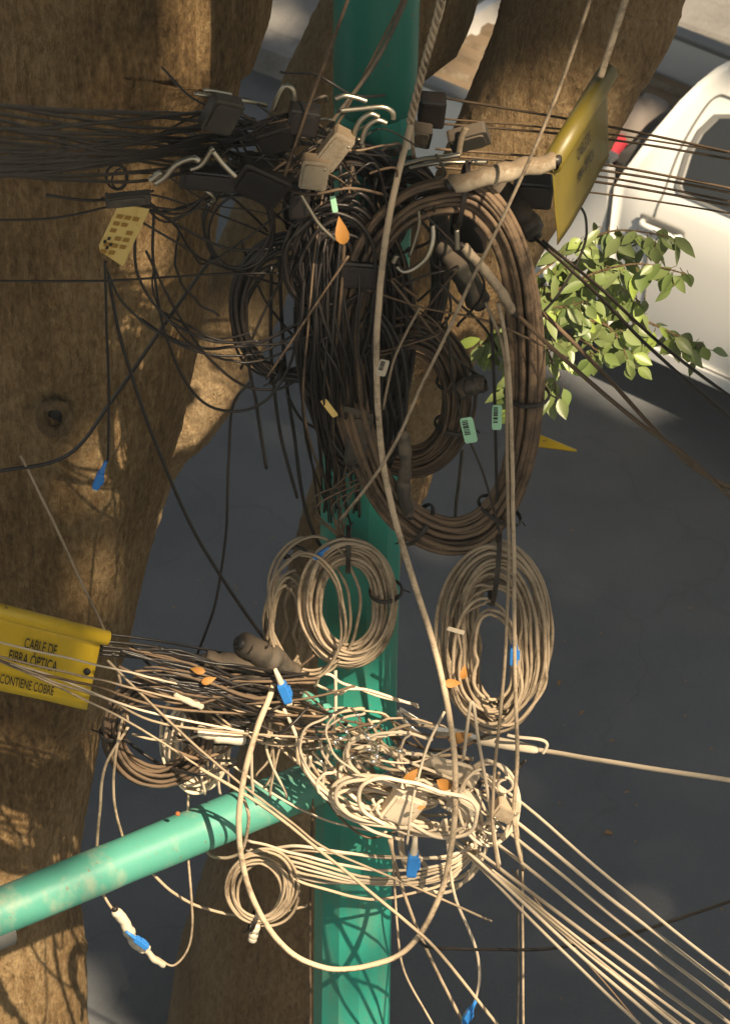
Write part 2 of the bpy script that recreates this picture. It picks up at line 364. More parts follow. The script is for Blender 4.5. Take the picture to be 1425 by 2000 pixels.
e1 = np.cross(SUN, [0,0,1.]); e1 /= np.linalg.norm(e1); e2 = np.cross(e1, SUN); e2 = e2 if e2[2] > 0 else -e2
T0 = np.array([0,0,4.0])
# truck frame (needed for where the sun comes through)
PSI = R(39); HF = np.array([math.cos(PSI), -math.sin(PSI), 0]); HI = np.array([math.sin(PSI), math.cos(PSI), 0]); UZ = np.array([0,0,1.])
H0 = Pz(1290,440,1.0); H0 = H0-UZ*1.0
def TK(lx, w, z): return H0+HF*lx+HI*w+UZ*z
def inpoly(x, y, poly):
    c = np.zeros(x.shape, bool); n = len(poly)
    for i in range(n):
        x1,y1 = poly[i]; x2,y2 = poly[(i+1)%n]
        if y1 == y2: continue
        c ^= ((y1 > y) != (y2 > y)) & (x < (x2-x1)*(y-y1)/(y2-y1)+x1)
    return c
lit_poly = [(-150,1335),(90,1290),(260,1335),(400,1330),(540,1300),(570,1235),(700,1235),(850,1290),(940,1265),(1090,1240),(1125,1400),(1150,2400),(-300,2400),(-260,1500)]
holes = [
         (P(880,790,.9),.06),(P(905,660,.9),.05),(P(860,900,.9),.05),(P(915,300,.85),.04),(P(1020,180,.85),.05),(P(1140,260,.85),.04),(P(300,1450,.45),.05),(P(25,1590,.38),.04),(P(20,1700,.38),.03),(P(150,1750,.6),.09),(P(150,1950,.6),.1),(P(5,1900,.4),.08),
         (P(415,100,.45),.015),(P(610,1000,.8),.05),(P(1180,560,.4),.06),(P(1240,640,.4),.04),(P(1060,620,.4),.04),
         (TK(.0,0,.95),.16),(TK(.35,0,.8),.2),(TK(-.3,0,.85),.1),(TK(.0,.2,1.5),.12),(TK(-1.2,.4,1.0),.22),(TK(-1.35,.7,1.0),.2),(TK(.3,.3,1.4),.1),
         (Pz(525,40,.1),.04),(Pz(1385,50,.1),.35),(Pz(1410,80,.1),.3),(P(350,430,.42),.0),(P(330,620,.42),.01),(P(300,700,.42),.0),(P(260,900,.42),.0),(P(430,180,.45),.0),(P(200,1120,.42),-.02)]
nr = np.random.default_rng(5)
NL = 100000
uv = np.stack([nr.uniform(-7.5,7.5,NL), nr.uniform(-7,11,NL)], 1)
dep = 15.5+nr.uniform(0,3.0,NL)
C = T0+uv[:,:1]*e1+uv[:,1:]*e2+dep[:,None]*SUN
keep = np.ones(NL, bool)
t = (-.12-C[:,1])/(-SUN[1]); Q = C-SUN*t[:,None]
px, py = proj(Q); inside = inpoly(px, py, lit_poly)
stray = nr.uniform(0,1,NL) < .002
armline = np.interp(px, [-75,200,480], [1870,1720,1584])
clump = np.array([noise.noise(Vector((a*.016, b*.016, 2.0))) for a, b in zip(px, py)])
filt = inpoly(px, py, [(400,-500),(720,-500),(640,150),(560,500),(520,700),(410,760)]) & (nr.uniform(0,1,NL) > .2)
keep &= ~filt
patchy = (px < 335) & (np.abs(py-armline) > 80) & (clump > -.08)
thin = (px >= 400) & (clump > .36)
keep &= ~inside | stray | patchy | thin
for hp, hr in holes:
    d = C-hp; s = d@SUN; dist = np.linalg.norm(d-s[:,None]*SUN, axis=1); keep &= dist > hr+.12
guards = [(P(1150,240,-.1),.10),(P(1115,350,-.2),.09),(P(1092,420,-.25),.06),(P(1160,200,0),.09),(P(40,1270,-.5),.06),(P(-60,1240,-.5),.06),(P(120,1270,-.5),.05),(P(740,60,-.1),.12)]
G2 = T0+uv[:,:1]*e1+uv[:,1:]*e2+dep[:,None]*SUN
for hp, hr in guards:
    d = G2-hp; s_ = d@SUN; keep |= np.linalg.norm(d-s_[:,None]*SUN, axis=1) < hr+.04
for hp, hr in [(P(388,822,1.2),.09),(P(355,890,1.2),.09),(P(425,765,1.2),.06),(P(330,950,1.2),.07)]:
    d = G2-hp; s_ = d@SUN; keep &= np.linalg.norm(d-s_[:,None]*SUN, axis=1) > hr+.12
# leaves left after cutting light holes and keeping shade guards
C = C[keep]; K = len(C)
nrmv = SUN+nr.normal(0,.55,(K,3)); nrmv /= np.linalg.norm(nrmv, axis=1, keepdims=True)
tv = np.cross(nrmv, nr.normal(0,1,(K,3))); tv /= np.linalg.norm(tv, axis=1, keepdims=True); bv = np.cross(nrmv, tv)
ln = nr.uniform(.10,.15,K)[:,None]; wd = ln*.62
V = np.stack([C-tv*ln, C+bv*wd, C+tv*ln, C-bv*wd], 1).reshape(-1,3)
me = bpy.data.meshes.new('shade_crown'); me.from_pydata(V.tolist(), [], (np.arange(K*4).reshape(-1,4)).tolist()); me.materials.append(M['shade_crown'])
o = bpy.data.objects.new('shade_crown', me); COL.objects.link(o); par(o, t3)

# unseen roof of leaves added to block sky light, parented to the left tree
NB = 42000; Cb = np.stack([nr.uniform(-9,9,NB), nr.uniform(2.2,16,NB), nr.uniform(12.5,15,NB)], 1)
Cb = np.concatenate([Cb, np.stack([nr.uniform(-10,-1.2,24000), nr.uniform(-9,2.2,24000), nr.uniform(12.5,15,24000)], 1)])
hole = np.array([noise.noise(Vector((c[0]*.35+5, c[1]*.35, 0))) for c in Cb]); Cb = Cb[(hole < .30)]
K = len(Cb); nv_ = np.array([0,0,1.])+nr.normal(0,.5,(K,3)); nv_ /= np.linalg.norm(nv_, axis=1, keepdims=True)
tv = np.cross(nv_, nr.normal(0,1,(K,3))); tv /= np.linalg.norm(tv, axis=1, keepdims=True); bv = np.cross(nv_, tv); ln = nr.uniform(.10,.16,K)[:,None]
pass
V = np.stack([Cb-tv*ln, Cb+bv*ln*.62, Cb+tv*ln, Cb-bv*ln*.62], 1).reshape(-1,3)
me = bpy.data.meshes.new('shade_crown'); me.from_pydata(V.tolist(), [], (np.arange(K*4).reshape(-1,4)).tolist()); me.materials.append(M['shade_crown'])
o = bpy.data.objects.new('shade_crown', me); COL.objects.link(o); par(o, t1)
mb = MB()
for e in [((-1.1,.5,8.8),(-1,3,12),(0,6,13.6)), ((-1.1,.5,8.8),(-3,3,12),(-5,7,13.5)), ((-1.1,.5,8.8),(1.5,3.5,12.4),(5,8,13.6)), ((0,6,13.6),(1,9,13.8),(2,13,13.8))]:
    tube(mb, catmull(e, 8), np.linspace(.2,.05,17), 8)
par(mb.build('limb', M['bark']), t1)

# ================================================================== POST
post = empty('green_post', (0,0,0)); tag(post, 'tall teal painted steel post in the middle, wrapped in coils and cables', 'post')
def shaft(rows, sides, name, rot=0, cap=False):
    mb = MB(); prof = []
    for py, xl, xr in rows:
        a = P(xl,py,0); b = P(xr,py,0); prof.append(((a+b)/2, np.linalg.norm(a-b)/2))
    vs = []; fs = []
    for c, r in prof:
        for k in range(sides):
            a = 2*math.pi*k/sides+rot; vs.append(c+np.array([math.cos(a)*r, math.sin(a)*r, 0]))
    for i in range(len(prof)-1):
        for k in range(sides):
            k2 = (k+1)%sides; fs.append((i*sides+k, (i+1)*sides+k, (i+1)*sides+k2, i*sides+k2))
    if cap: fs.append(tuple(range((len(prof)-1)*sides, len(prof)*sides)))
    mb.add(vs, fs); return mb.build(name, M['teal_shaded' if name == 'sleeve' else 'teal'], post, smooth=(sides > 12))
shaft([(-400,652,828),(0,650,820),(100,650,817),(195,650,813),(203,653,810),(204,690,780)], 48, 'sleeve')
shaft([(150,652,812),(300,650,810),(620,640,797),(1000,625,785),(1400,618,775),(1700,613,767),(2000,611,762),(3300,590,750)], 12, 'shaft', rot=.17)
base = P(670,3300,0)
def band(py, wpx=4, extra=4):
    xl = 650-38*py/2000-extra; xr = 820-60*py/2000+extra
    c = (P(xl,py,0)+P(xr,py,0))/2; r = np.linalg.norm(P(xl,py,0)-P(xr,py,0))/2
    mb = MB(); lathe(mb, c-np.array([0,0,.012]), (0,0,1), [(0,r-.004),(0,r),(.024,r),(.024,r-.004)], 40)
    return mb.build('steel_band', M['bright'], post, smooth=False)
for y in (255, 560, 1440, 1475): band(y)
# ================================================================== ARM
arm = empty('slanting_pole', P(640,1525,-.05)); tag(arm, 'slanting faded teal pipe arm crossing in front of the left trunk at lower left', 'pole')
a0 = P(655,1512,-.02); a1 = P(-260,1888,-.78); a05 = P(0,1788,-.56)
mb = MB(); ax = (a1-a0); Ln = np.linalg.norm(ax); ax /= Ln
rr = 47*PX
vsides = 40
pr = [(0,rr*1.0)]+[(Ln*i/30, rr*(1+.02*noise.noise(Vector((i*.4,0,5))))) for i in range(1,31)]
lathe(mb, a0, ax, pr, vsides); par(mb.build('pipe', M['teal_arm']), arm)
mb = MB(); cpt = P(0,1800,-.56)
lathe(mb, cpt-ax*.012, ax, [(0,rr+.002),(0,rr+.009),(.11,rr+.009),(.11,rr+.002)], 32); par(mb.build('collar', M['trim']), arm)
for bx,by in ((347,1590),(1040/1.98-0,1573)):
    mb = MB(); lathe(mb, P(bx,by,-.02-.54*(655-bx)/655-.055), (-.1,-.8,.6), [(0,.007),(.004,.006),(.006,.003),(.006,0)], 12); par(mb.build('rust_bolt', M['rust']), arm)

# ================================================================== TRUCK
def build_truck():
    root = empty('pickup_truck', TK(.3,.65,0)); tag(root, 'white pickup truck parked at upper right with an open ribbed cargo bed', 'pickup truck')
    W = 1.28
    def fin(mb, name, m, smooth=False, parent=root):
        o = mb.build(name, m, smooth=smooth); wp = np.array(parent.location) if parent is root else np.array(root.location)
        o.parent = parent
        if parent is root: o.location = -wp
        return o
    # cab section profile (w,z) on the near side: sill up to roof, mirrored
    side = [(.06,.30),(.0,.36),(-.02,.62),(-.015,.90),(.01,1.08),(.035,1.13)]
    up = [(.17,1.29),(.29,1.43),(.35,1.51),(.42,1.56),(.56,1.595)]
    prof = side+up; full = prof+[(W-w_,z) for w_,z in reversed(prof)]
    cx = [(-.24,.965,.0),(-.20,.99,0),(-.12,1.0,0),(.3,1.0,0),(1.0,1.0,0),(1.6,1.0,0)]
    # lower body of cab with doors (below the belt)
    mb = MB(); n = len(full); vs = []
    for lx, s, d in cx:
        for (w_,z) in full:
            wc = W/2+(w_-W/2)*s
            lean = .16*max(0, (z-1.1)/.5) if lx < 0 else (-.55*max(0,(z-1.1)/.5) if lx > 1.2 else 0)
            if lx < 0: lean += .32*max(0, wc-.25)
            vs.append(TK(lx+lean, wc, z*(1 if z < 1.4 else (.985+.015*s))))
    fs = []
    for i in range(len(cx)-1):
        for k in range(n-1): fs.append((i*n+k, i*n+k+1, (i+1)*n+k+1, (i+1)*n+k))
    fs.append(tuple(range(n))); fs.append(tuple((len(cx)-1)*n+k for k in reversed(range(n))))
    mb.add(vs, fs)
    body = fin(mb, 'cab', M['truck'], False)
    md = body.modifiers.new('b', 'BEVEL'); md.width = .035; md.segments = 4; md.limit_method = 'ANGLE'; md.angle_limit = R(25); 
    for p in body.data.polygons: p.use_smooth = True
    # side window, glass in a recessed frame
    def sidewin(sgn=1):
        def q(lx, t_):  # t_ 0 belt 1 roof rail
            z = 1.14+.33*t_; w_ = float(np.interp(z, [1.08,1.13,1.29,1.43,1.51], [.01,.035,.17,.29,.35]))-.004; return lx, w_, z
        outl = [(.06,.06),(.03,.12),(.01,.45),(.02,.7),(.06,.9),(.14,.97),(.6,.97),(1.0,.97),(1.12,.5),(1.22,.12),(1.2,.06),(.6,.05)]
        outl = outl
        mb = MB(); ctr = np.mean(outl, axis=0)
        def ring(s, off):
            r = []
            for lx, t_ in outl:
                lx2 = ctr[0]+(lx-ctr[0])*s; t2 = ctr[1]+(t_-ctr[1])*s
                a, w_, z = q(lx2, t2); r.append(TK(a, w_-off, z+off*.4))
            return r
        k = len(outl)
        v = ring(1.03,.004)+ring(1.015,.012)+ring(.97,.012)+ring(.955,.006)
        mb.add(v, [(i*k+j, i*k+(j+1)%k, (i+1)*k+(j+1)%k, (i+1)*k+j) for i in range(3) for j in range(k)])
        wf = fin(mb, 'side_window', M['trim'])
        mb = MB(); mb.add(ring(.965,.0065), [tuple(range(k))]); o = mb.build('pane', M['glass'], wf, smooth=False)
    sidewin()
    # door seam (a raised hairline gap strip) and door skin
    mb = MB(); sp = [TK(.62*0-.04,-.0195,.40),TK(-.045,-.022,.62),TK(-.045,-.019,.88),TK(-.03,.008,1.07),TK(-.02,.034,1.13),TK(-.03,.165,1.295),TK(-.01,.28,1.43),TK(.03,.335,1.505),TK(.12,.345,1.515),TK(.5,.345,1.515)]
    tube(mb, catmull(sp, 5), .0045, 6); fin(mb, 'door_seam', M['trim'], True)
    mb = MB(); tube(mb, catmull([TK(-.045,-.024,.40),TK(.3,-.022,.385),TK(1.2,-.022,.385)], 6), .004, 6); fin(mb, 'sill_seam', M['trim'], True)
    # handle: recessed cup, bar
    hd = MB(); box(hd, TK(.02,-.0175,1.0), HF*.115, UZ*.035, HI*.006); hh = fin(hd, 'handle_cup', M['trim'])
    hd = MB(); tube(hd, catmull([TK(-.08,-.022,1.0),TK(-.06,-.05,1.005),TK(.02,-.056,1.01),TK(.10,-.05,1.005),TK(.12,-.02,1.0)], 5), .014, 8); o = hd.build('handle', M['truck'], hh)
    # sill moulding
    mb = MB(); box(mb, TK(.65,-.005,.345), HF*.86, UZ*.035, HI*.03, .1); fin(mb, 'sill', M['truck'])
    # chassis shadow body
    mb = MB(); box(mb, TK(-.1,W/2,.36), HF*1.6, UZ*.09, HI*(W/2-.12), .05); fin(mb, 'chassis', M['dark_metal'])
    # cargo bed
    zf = .97; zr = 1.2; x0 = -1.62; x1 = -.29
    mb = MB()
    for (w0, w1) in ((0,.055),(W-.24,W-.185)):
        box(mb, TK((x0+x1)/2,(w0+w1)/2,(zr+.42)/2), HF*(x1-x0)/2, UZ*(zr-.42)/2, HI*(w1-w0)/2, .12)
    fin(mb, 'bed_side', M['truck'])
    mb = MB()
    for w0 in (.027, W-.212): box(mb, TK((x0+x1)/2,w0,zr+.012), HF*((x1-x0)/2+.01), UZ*.014, HI*.038, .2)
    fin(mb, 'bed_rail', M['trim'])
    mb = MB(); box(mb, TK(x0-.03,(W-.185)/2,(zr-.12+.5)/2), HF*.028, UZ*(zr-.12-.5)/2, HI*(W-.2)/2, .1); fin(mb, 'tailgate', M['truck'])
    mb = MB(); box(mb, TK(x1+.004,(W-.185)/2,(zr+.0+.5)/2), HF*.02, UZ*(zr+.0-.5)/2, HI*(W-.35)/2, .1); fin(mb, 'bed_headboard', M['dark_metal'])
    # ribbed floor
    mb = MB(); nrb = 60; prof2 = []
    for i in range(nrb+1):
        w_ = .06+(W-.31)*i/nrb; prof2.append((w_, zf+(.03 if (i//4)%2 == 0 else 0)))
    vs = []
    for lx in (x0,x1-.02):
        for w_, z in prof2: vs.append(TK(lx,w_,z))
    k = nrb+1; mb.add(vs, [(i, i+1, k+i+1, k+i) for i in range(nrb)]); fin(mb, 'bed_floor', M['conduit'])
    # wheels
    for lx in (-.90, 1.35):
        mb = MB(); lathe(mb, TK(lx,.20,.31), -HI, [(-.08,.20),(-.08,.30),(-.03,.315),(.08,.315),(.115,.295),(.12,.21),(.10,.20)], 36)
        wh = fin(mb, 'wheel', M['rubber'], True)
        mb = MB(); lathe(mb, TK(lx,.20,.31), -HI, [(.10,.205),(.118,.20),(.112,.15),(.135,.12),(.142,.06),(.142,.0)], 30); mb.build('hubcap', M['truck'], wh)
        mb = MB(); ar = [TK(lx+.36*math.cos(a), -.012, .34+.34*math.sin(a)) for a in np.linspace(.05,math.pi-.05,16)]
        tube(mb, ar, .022, 8); fin(mb, 'wheel_arch', M['truck'], True)
    return root
truck = build_truck()
# load in the bed
mb = MB(); c = TK(-.47,.50,1.09); n1, n2 = 18, 10; vs = []
for i in range(n1):
    for j in range(n2):
        a = 2*math.pi*i/n1; b = -math.pi/2+math.pi*j/(n2-1); f = 1+.25*noise.noise(Vector((math.cos(a)*1.5,math.sin(a)*1.5,b*1.5)))
        vs.append(c+HF*.11*f*math.cos(a)*math.cos(b)+HI*.16*f*math.sin(a)*math.cos(b)+UZ*.12*f*math.sin(b))
mb.add(vs, [(i*n2+j, ((i+1)%n1)*n2+j, ((i+1)%n1)*n2+j+1, i*n2+j+1) for i in range(n1) for j in range(n2-1)])
tag(mb.build('sack', M['grey_cloth']), 'grey cloth sack lying in the dark end of the truck bed', 'sack')
mb = MB(); c = TK(-.56,.33,1.04); vs = []
for i in range(16):
    for j in range(10):
        vs.append(c+HF*(i/15-.5)*.26+HI*(j/9-.5)*.18+UZ*(.05*noise.noise(Vector((i*.4,j*.5,3)))+.10-.3*((i/15-.5)**2+(j/9-.5)**2)))
mb.add(vs, [(i*10+j,(i+1)*10+j,(i+1)*10+j+1,i*10+j+1) for i in range(15) for j in range(9)])
o = mb.build('red_rag', M['red']); o.modifiers.new('s','SOLIDIFY').thickness = .01
tag(o, 'crumpled red rag beside the grey sack in the truck bed', 'rag')

# ================================================================== FICUS SPRIG
def leaf(mb, base, d, up, ln, wd, curl=.25):
    d = d/np.linalg.norm(d); s = np.cross(d, up); s /= np.linalg.norm(s); n = np.cross(s, d)
    ts = [0,.12,.3,.5,.7,.87,1.0]; ws = [.04,.55,.95,1.0,.75,.35,.02]; vs = []; fs = []
    for t_, w_ in zip(ts, ws):
        c = base+d*ln*t_-n*curl*ln*t_*t_*.6
        vs += [c-s*wd*w_+n*wd*w_*.35, c-n*.0, c+s*wd*w_+n*wd*w_*.35]
    for i in range(6):
        fs += [(i*3,i*3+1,i*3+4,i*3+3),(i*3+1,i*3+2,i*3+5,i*3+4)]
    mb.add(vs, fs)
sprig = empty('leafy_branch', P(1050,620,.45)); tag(sprig, 'drooping ficus branch with green leaves in front of the white truck', 'branch')
tw = [[(1020,560,.42),(1110,490,.45),(1200,450,.45),(1310,462,.4)],[(1030,600,.42),(1130,545,.42),(1240,515,.38),(1340,535,.34)],[(1030,600,.4),(1120,570,.45),(1200,590,.45),(1275,680,.4)],
      [(1030,610,.38),(1120,620,.38),(1190,640,.35),(1230,710,.33)],[(1040,630,.45),(980,650,.5),(935,675,.5)],[(1040,640,.45),(1010,720,.45),(1005,800,.43)],[(1030,620,.4),(1075,700,.38),(1085,770,.36)],
      [(1200,600,.45),(1290,640,.42),(1375,680,.4)],[(1030,580,.5),(1100,520,.52),(1180,500,.5),(1260,470,.46)],[(1050,640,.35),(1130,660,.33),(1170,690,.3)],[(1110,560,.45),(1180,545,.46),(1250,590,.44)],[(1040,600,.3),(1090,600,.3),(1140,590,.3)]]
lm = MB(); tm = MB(); lr = random.Random(3)
for q in tw:
    c = catmull(pts3(q), 8); tube(tm, c, np.linspace(.0045,.0018,len(c)), 6)
    for i in range(2, len(c)):
        for s in (0,1):
            if lr.random() < .08: continue
            side = np.array([lr.uniform(-.9,.9), lr.uniform(-.6,.3), lr.uniform(-1.1,-.25)])
            if s: side[2] *= .6
            b = c[i]+np.array([lr.uniform(-.02,.02) for _ in range(3)])
            pt = b+side/np.linalg.norm(side)*.012; tube(tm, [b, pt], .0012, 4)
            leaf(lm, pt, side, np.array([lr.uniform(-.5,.5),-.6+lr.uniform(-.5,.5),.7]), lr.choice([.045,.055,.062,.07,.08])*lr.uniform(.85,1.15), lr.uniform(.010,.018), lr.uniform(.0,.5))
par(lm.build('leaves', M['leaf']), sprig); par(tm.build('twigs', M['bark_dark']), sprig)

# ================================================================== CABLES
def cable(pts, r, m, label, cat='cable', group=None, name='cable', step=8, sides=7, wob=1.2):
    if name == 'cable' and r < 3.9 and ('wire' in label or 'strand' in label): name = cat = 'wire'
    if r < 5: r *= rng.choice([.72,.82,.9,.98])
    q = [list(p) for p in pts]
    c = catmull(q, step)
    if wob:
        s = rng.uniform(0,99)
        for i in range(len(c)):
            if 0 < i < len(c)-1:
                c[i][0] += wob*noise.noise(Vector((i*.23,s,0))); c[i][1] += wob*noise.noise(Vector((i*.23,s,7)))
    mb = MB(); tube(mb, [P(*p) for p in c], r*PX, sides)
    o = mb.build(name, M[m]); tag(o, label, cat, group); return o
def ellipse(cx, cy, rx, ry, k=16, rot=0):
    return [(cx+rx*math.cos(a)*math.cos(rot)-ry*math.sin(a)*math.sin(rot), cy+rx*math.cos(a)*math.sin(rot)+ry*math.sin(a)*math.cos(rot)) for a in np.linspace(-math.pi/2, 1.5*math.pi, k, endpoint=False)]
def coil(loop, Y, n, r, m, label, band=40, depth=.05, jit=6, ties=(), hang=0, seed=1, group=None, lean=0, name='cable_coil', sides=7):
    """closed loop of picture points, n turns; band = ring width in px; hang>0 squeezes the turns together at the top"""
    rr_ = random.Random(seed); lp = catmull([(x,y,0) for x,y in loop], 5, closed=True)[:,:2]; K = len(lp)
    ctr = lp.mean(0); top = lp[:,1].min(); H = lp[:,1].max()-top
    offs = [rr_.random() for _ in range(n+2)]; jx = [rr_.gauss(0,jit) for _ in range(n+2)]; jy = [rr_.gauss(0,jit) for _ in range(n+2)]; dy = [rr_.uniform(-1,1) for _ in range(n+2)]
    pts = []
    for i in range(n*K+1):
        k = i//K; f = (i % K)/K; s = f*f*(3-2*f); p = lp[i % K]
        mixv = lambda a: a[k]*(1-s)+a[k+1]*s
        o = mixv(offs)*band; d = p-ctr; dl = np.linalg.norm(d)
        fall = (p[1]-top)/H; sq = 1 if not hang else (1-hang)+hang*min(1, fall*1.6)
        wn = jit*.5*noise.noise(Vector((p[0]*.012+k*3.3, p[1]*.012, seed)))
        q = p-d/dl*(o*(sq if not hang else 1)-wn)
        q = q+np.array([mixv(jx), mixv(jy)])*sq
        pts.append((q[0], q[1], Y+mixv(dy)*depth+lean*(fall-.5)))
    mb = MB(); P3 = np.array([P(*p) for p in pts]); tube(mb, P3, r*PX, sides)
    o = mb.build(name, M[m]); tag(o, label, 'cable coil', group)
    for ti in ties:                                 # black ties bound round the ring
        idx = int(ti*K) % K; sect = P3[[k*K+idx for k in range(n)]]; tan = P3[min(idx+1,len(P3)-1)]-P3[max(idx-1,0)]
        tan /= np.linalg.norm(tan); c = sect.mean(0); rad_dir = np.array([*(P(*(list(lp[idx])+[Y]))-P(ctr[0],ctr[1],Y))]); rad_dir -= tan*(rad_dir@tan); rad_dir /= np.linalg.norm(rad_dir)
        oth = np.cross(tan, rad_dir); ex = np.abs((sect-c)@rad_dir).max()+r*PX*1.5; ey = np.abs((sect-c)@oth).max()+r*PX*1.5
        ring = [c+rad_dir*ex*math.cos(a)+oth*ey*math.sin(a) for a in np.linspace(0,2*math.pi,20,endpoint=False)]
        tm = MB()
        for dd in (-.0035,.0,.0035): tube(tm, [q+tan*dd for q in ring], .0028, 6, closed=True)
        e = ring[0]; tube(tm, [e, e+rad_dir*.02+tan*.012], .0022, 5)
        tm.build('cable_tie', M['black'], o)
    return o

# --- coils
big = [(862,345),(935,352),(1000,420),(1045,540),(1066,690),(1058,840),(1022,975),(965,1058),(893,1085),(812,1062),(742,1000),(690,905),(652,790),(640,660),(662,545),(712,440),(785,370)]
coil(big, -.26, 34, 5.4, 'brown', 'huge oval coil of thick dusty brown cable hung on the post', band=76, depth=.05, jit=4, ties=(.04,.28,.39,.54), seed=4, sides=9)
coil(ellipse(575,600,124,146), -.20, 14, 4.2, 'black', 'thin black round coil hanging left of the post beside the trunk', band=26, depth=.03, jit=5, ties=(.55,), seed=8)
coil(ellipse(566,612,112,136,rot=.2), -.13, 4, 2.6, 'black', 'loose inner loops of thin black cable inside the left round coil', band=46, depth=.05, jit=13, seed=81)
coil(ellipse(690,650,112,235), -.17, 46, 4.6, 'black', 'dense tall coil of black cable bunched against the left face of the post', band=75, depth=.07, jit=7, seed=12)
coil(ellipse(655,590,80,190,rot=.12), -.27, 16, 4.0, 'black', 'leaning oval coil of black cable at the left face of the post', band=55, depth=.05, jit=16, seed=121)
coil(ellipse(700,770,88,175,rot=-.15), -.26, 16, 4.0, 'black', 'lower oval coil of dark cable pressed against the post beside the huge coil', band=60, depth=.05, jit=16, seed=122)
coil(ellipse(640,500,95,110,rot=.5), -.3, 9, 3.6, 'black', 'tilted dark coil between the round black coil and the post', band=50, depth=.06, jit=18, seed=123)
coil(ellipse(802,776,126,158), -.19, 38, 3.6, 'brown', 'round coil of dusty brown cable in front of the post inside the huge coil', band=62, depth=.04, jit=5, ties=(.2,.33), seed=15)
coil(ellipse(800,500,80,182), -.15, 30, 4.0, 'black', 'narrow tall coil of dark cable hanging under the clamps at the post', band=40, depth=.06, jit=6, seed=16)
coil(ellipse(672,400,120,130), -.14, 24, 4.0, 'black', 'dark coil tucked behind the beige box at the top of the post', band=45, depth=.05, jit=8, seed=17)
coil(ellipse(680,1178,100,130), -.20, 34, 3.4, 'tan', 'round pale coil tied at its top on the post, below the huge coil', band=52, depth=.045, jit=6, hang=.4, ties=(.01,.22), seed=19)
coil(ellipse(560,1230,52,120,rot=.1), -.12, 9, 3.8, 'tan', 'loose bundle of loops behind and left of the round pale coil', band=35, depth=.04, jit=16, hang=.5, seed=20)
coil(ellipse(600,1200,92,138,rot=-.05), -.23, 4, 3.2, 'tan', 'wide loose pale loops around the left side of the round pale coil', band=20, depth=.05, jit=15, seed=23)
coil(ellipse(966,1250,114,190), -.25, 27, 3.8, 'tan', 'tall hanging coil of pale cable tied to the bottom of the huge coil', band=75, depth=.07, jit=11, hang=.7, ties=(.0,), seed=26)
coil(ellipse(955,1290,95,150), -.32, 6, 3.6, 'tan', 'loose beige loops spilling inside the tall hanging coil', band=65, depth=.05, jit=18, hang=.6, seed=27)
coil(ellipse(312,1430,108,112,rot=.3), -.30, 15, 4.4, 'brown', 'half shaded coil hanging under the left cable bundle, brown strands', band=42, depth=.03, jit=6, ties=(.7,), seed=30)
coil(ellipse(385,1450,60,95), -.24, 7, 4.0, 'pale', 'small pale loops between the left coil and the slanting arm', band=35, depth=.04, jit=12, seed=31)
coil(ellipse(507,1733,74,80,rot=.2), -.22, 14, 3.4, 'tan', 'small pale coil with a taped end hanging just under the slanting arm', band=26, depth=.03, jit=7, ties=(.5,), seed=33)
coil(ellipse(820,1560,170,100,rot=.25), -.34, 3, 4.3, 'pale', 'wide shallow loops of sunlit cable under the crossing point', band=60, depth=.1, jit=26, seed=35)
coil(ellipse(790,1600,170,70,rot=.2), -.38, 3, 4.3, 'pale', 'lowest sunlit loops sagging in front of the post below the beige box', band=40, depth=.06, jit=22, seed=36)
coil(ellipse(870,1640,92,110), -.30, 3, 4.0, 'pale', 'round thin loops around the hanging blue connector', band=25, depth=.05, jit=16, seed=37)
coil(ellipse(950,1570,70,90,rot=-.2), -.36, 3, 3.6, 'pale', 'small curled loops at the head of the pale parallel cables', band=30, depth=.05, jit=14, seed=38)
coil(ellipse(470,440,75,90), -.28, 3, 2.8, 'black', 'open loops of thin black wire beside the yellowed tag', band=30, depth=.06, jit=14, seed=39)
coil(ellipse(572,1078,24,14,k=10), -.2, 2, 3.2, 'black', 'tiny ring of black wire left of the round pale coil', band=6, depth=.02, jit=3, seed=40)
coil(ellipse(232,350,22,26,k=10), -.36, 3, 2.0, 'black', 'tiny curl of black wire above the yellowed tag', band=8, depth=.02, jit=4, seed=41)
coil(ellipse(985,1535,16,14,k=10), -.4, 1, 2.8, 'pale', 'tiny eyelet loop of cable above the parallel cables', band=3, depth=.01, jit=2, seed=42)

def arcwire(cx, cy, r0, sweep, a0_, sq, rotq, Yc, rad, m_, label, group):
    q = []
    k = max(4, int(sweep*2)); y0_ = Yc+rng.uniform(-.07,.07); y1_ = Yc+rng.uniform(-.07,.07)
    for j in range(k+1):
        a = a0_+sweep*j/k; rr2 = r0*(1+.18*j/k); u, v = rr2*math.cos(a), rr2*sq*math.sin(a)
        q.append((cx+u*math.cos(rotq)-v*math.sin(rotq), cy+u*math.sin(rotq)+v*math.cos(rotq), y0_+(y1_-y0_)*j/k))
    return cable(q, rad, m_, label, group=group, wob=5)
# --- named single cables (px, py, depth)
cable([(868,-30,-.2),(862,10,-.2),(845,70,-.2),(820,160,-.2),(800,250,-.22),(775,350,-.3),(757,440,-.34),(742,560,-.36),(735,680,-.37),(738,800,-.37),(752,930,-.37),(790,1080,-.37),(835,1220,-.38),(868,1350,-.4),(887,1480,-.42),(886,1610,-.42),(862,1740,-.42),(800,1850,-.42),(715,1888,-.42),(630,1890,-.42),(555,1850,-.42),(495,1760,-.42),(468,1650,-.42),(472,1540,-.42),(500,1430,-.4),(530,1350,-.35),(545,1290,-.25)],
      6.0, 'tan', 'thickest long cable, running down the post and looping below the slanting arm', name='thick_cable', sides=10)
cable([(866,-30,-.215),(846,60,-.21),(812,180,-.2),(804,260,-.2),(812,330,-.18)], 4.5, 'tan', 'frayed twisted cable hanging at the right edge of the post top', name='twisted_cable')
tw2 = MB()
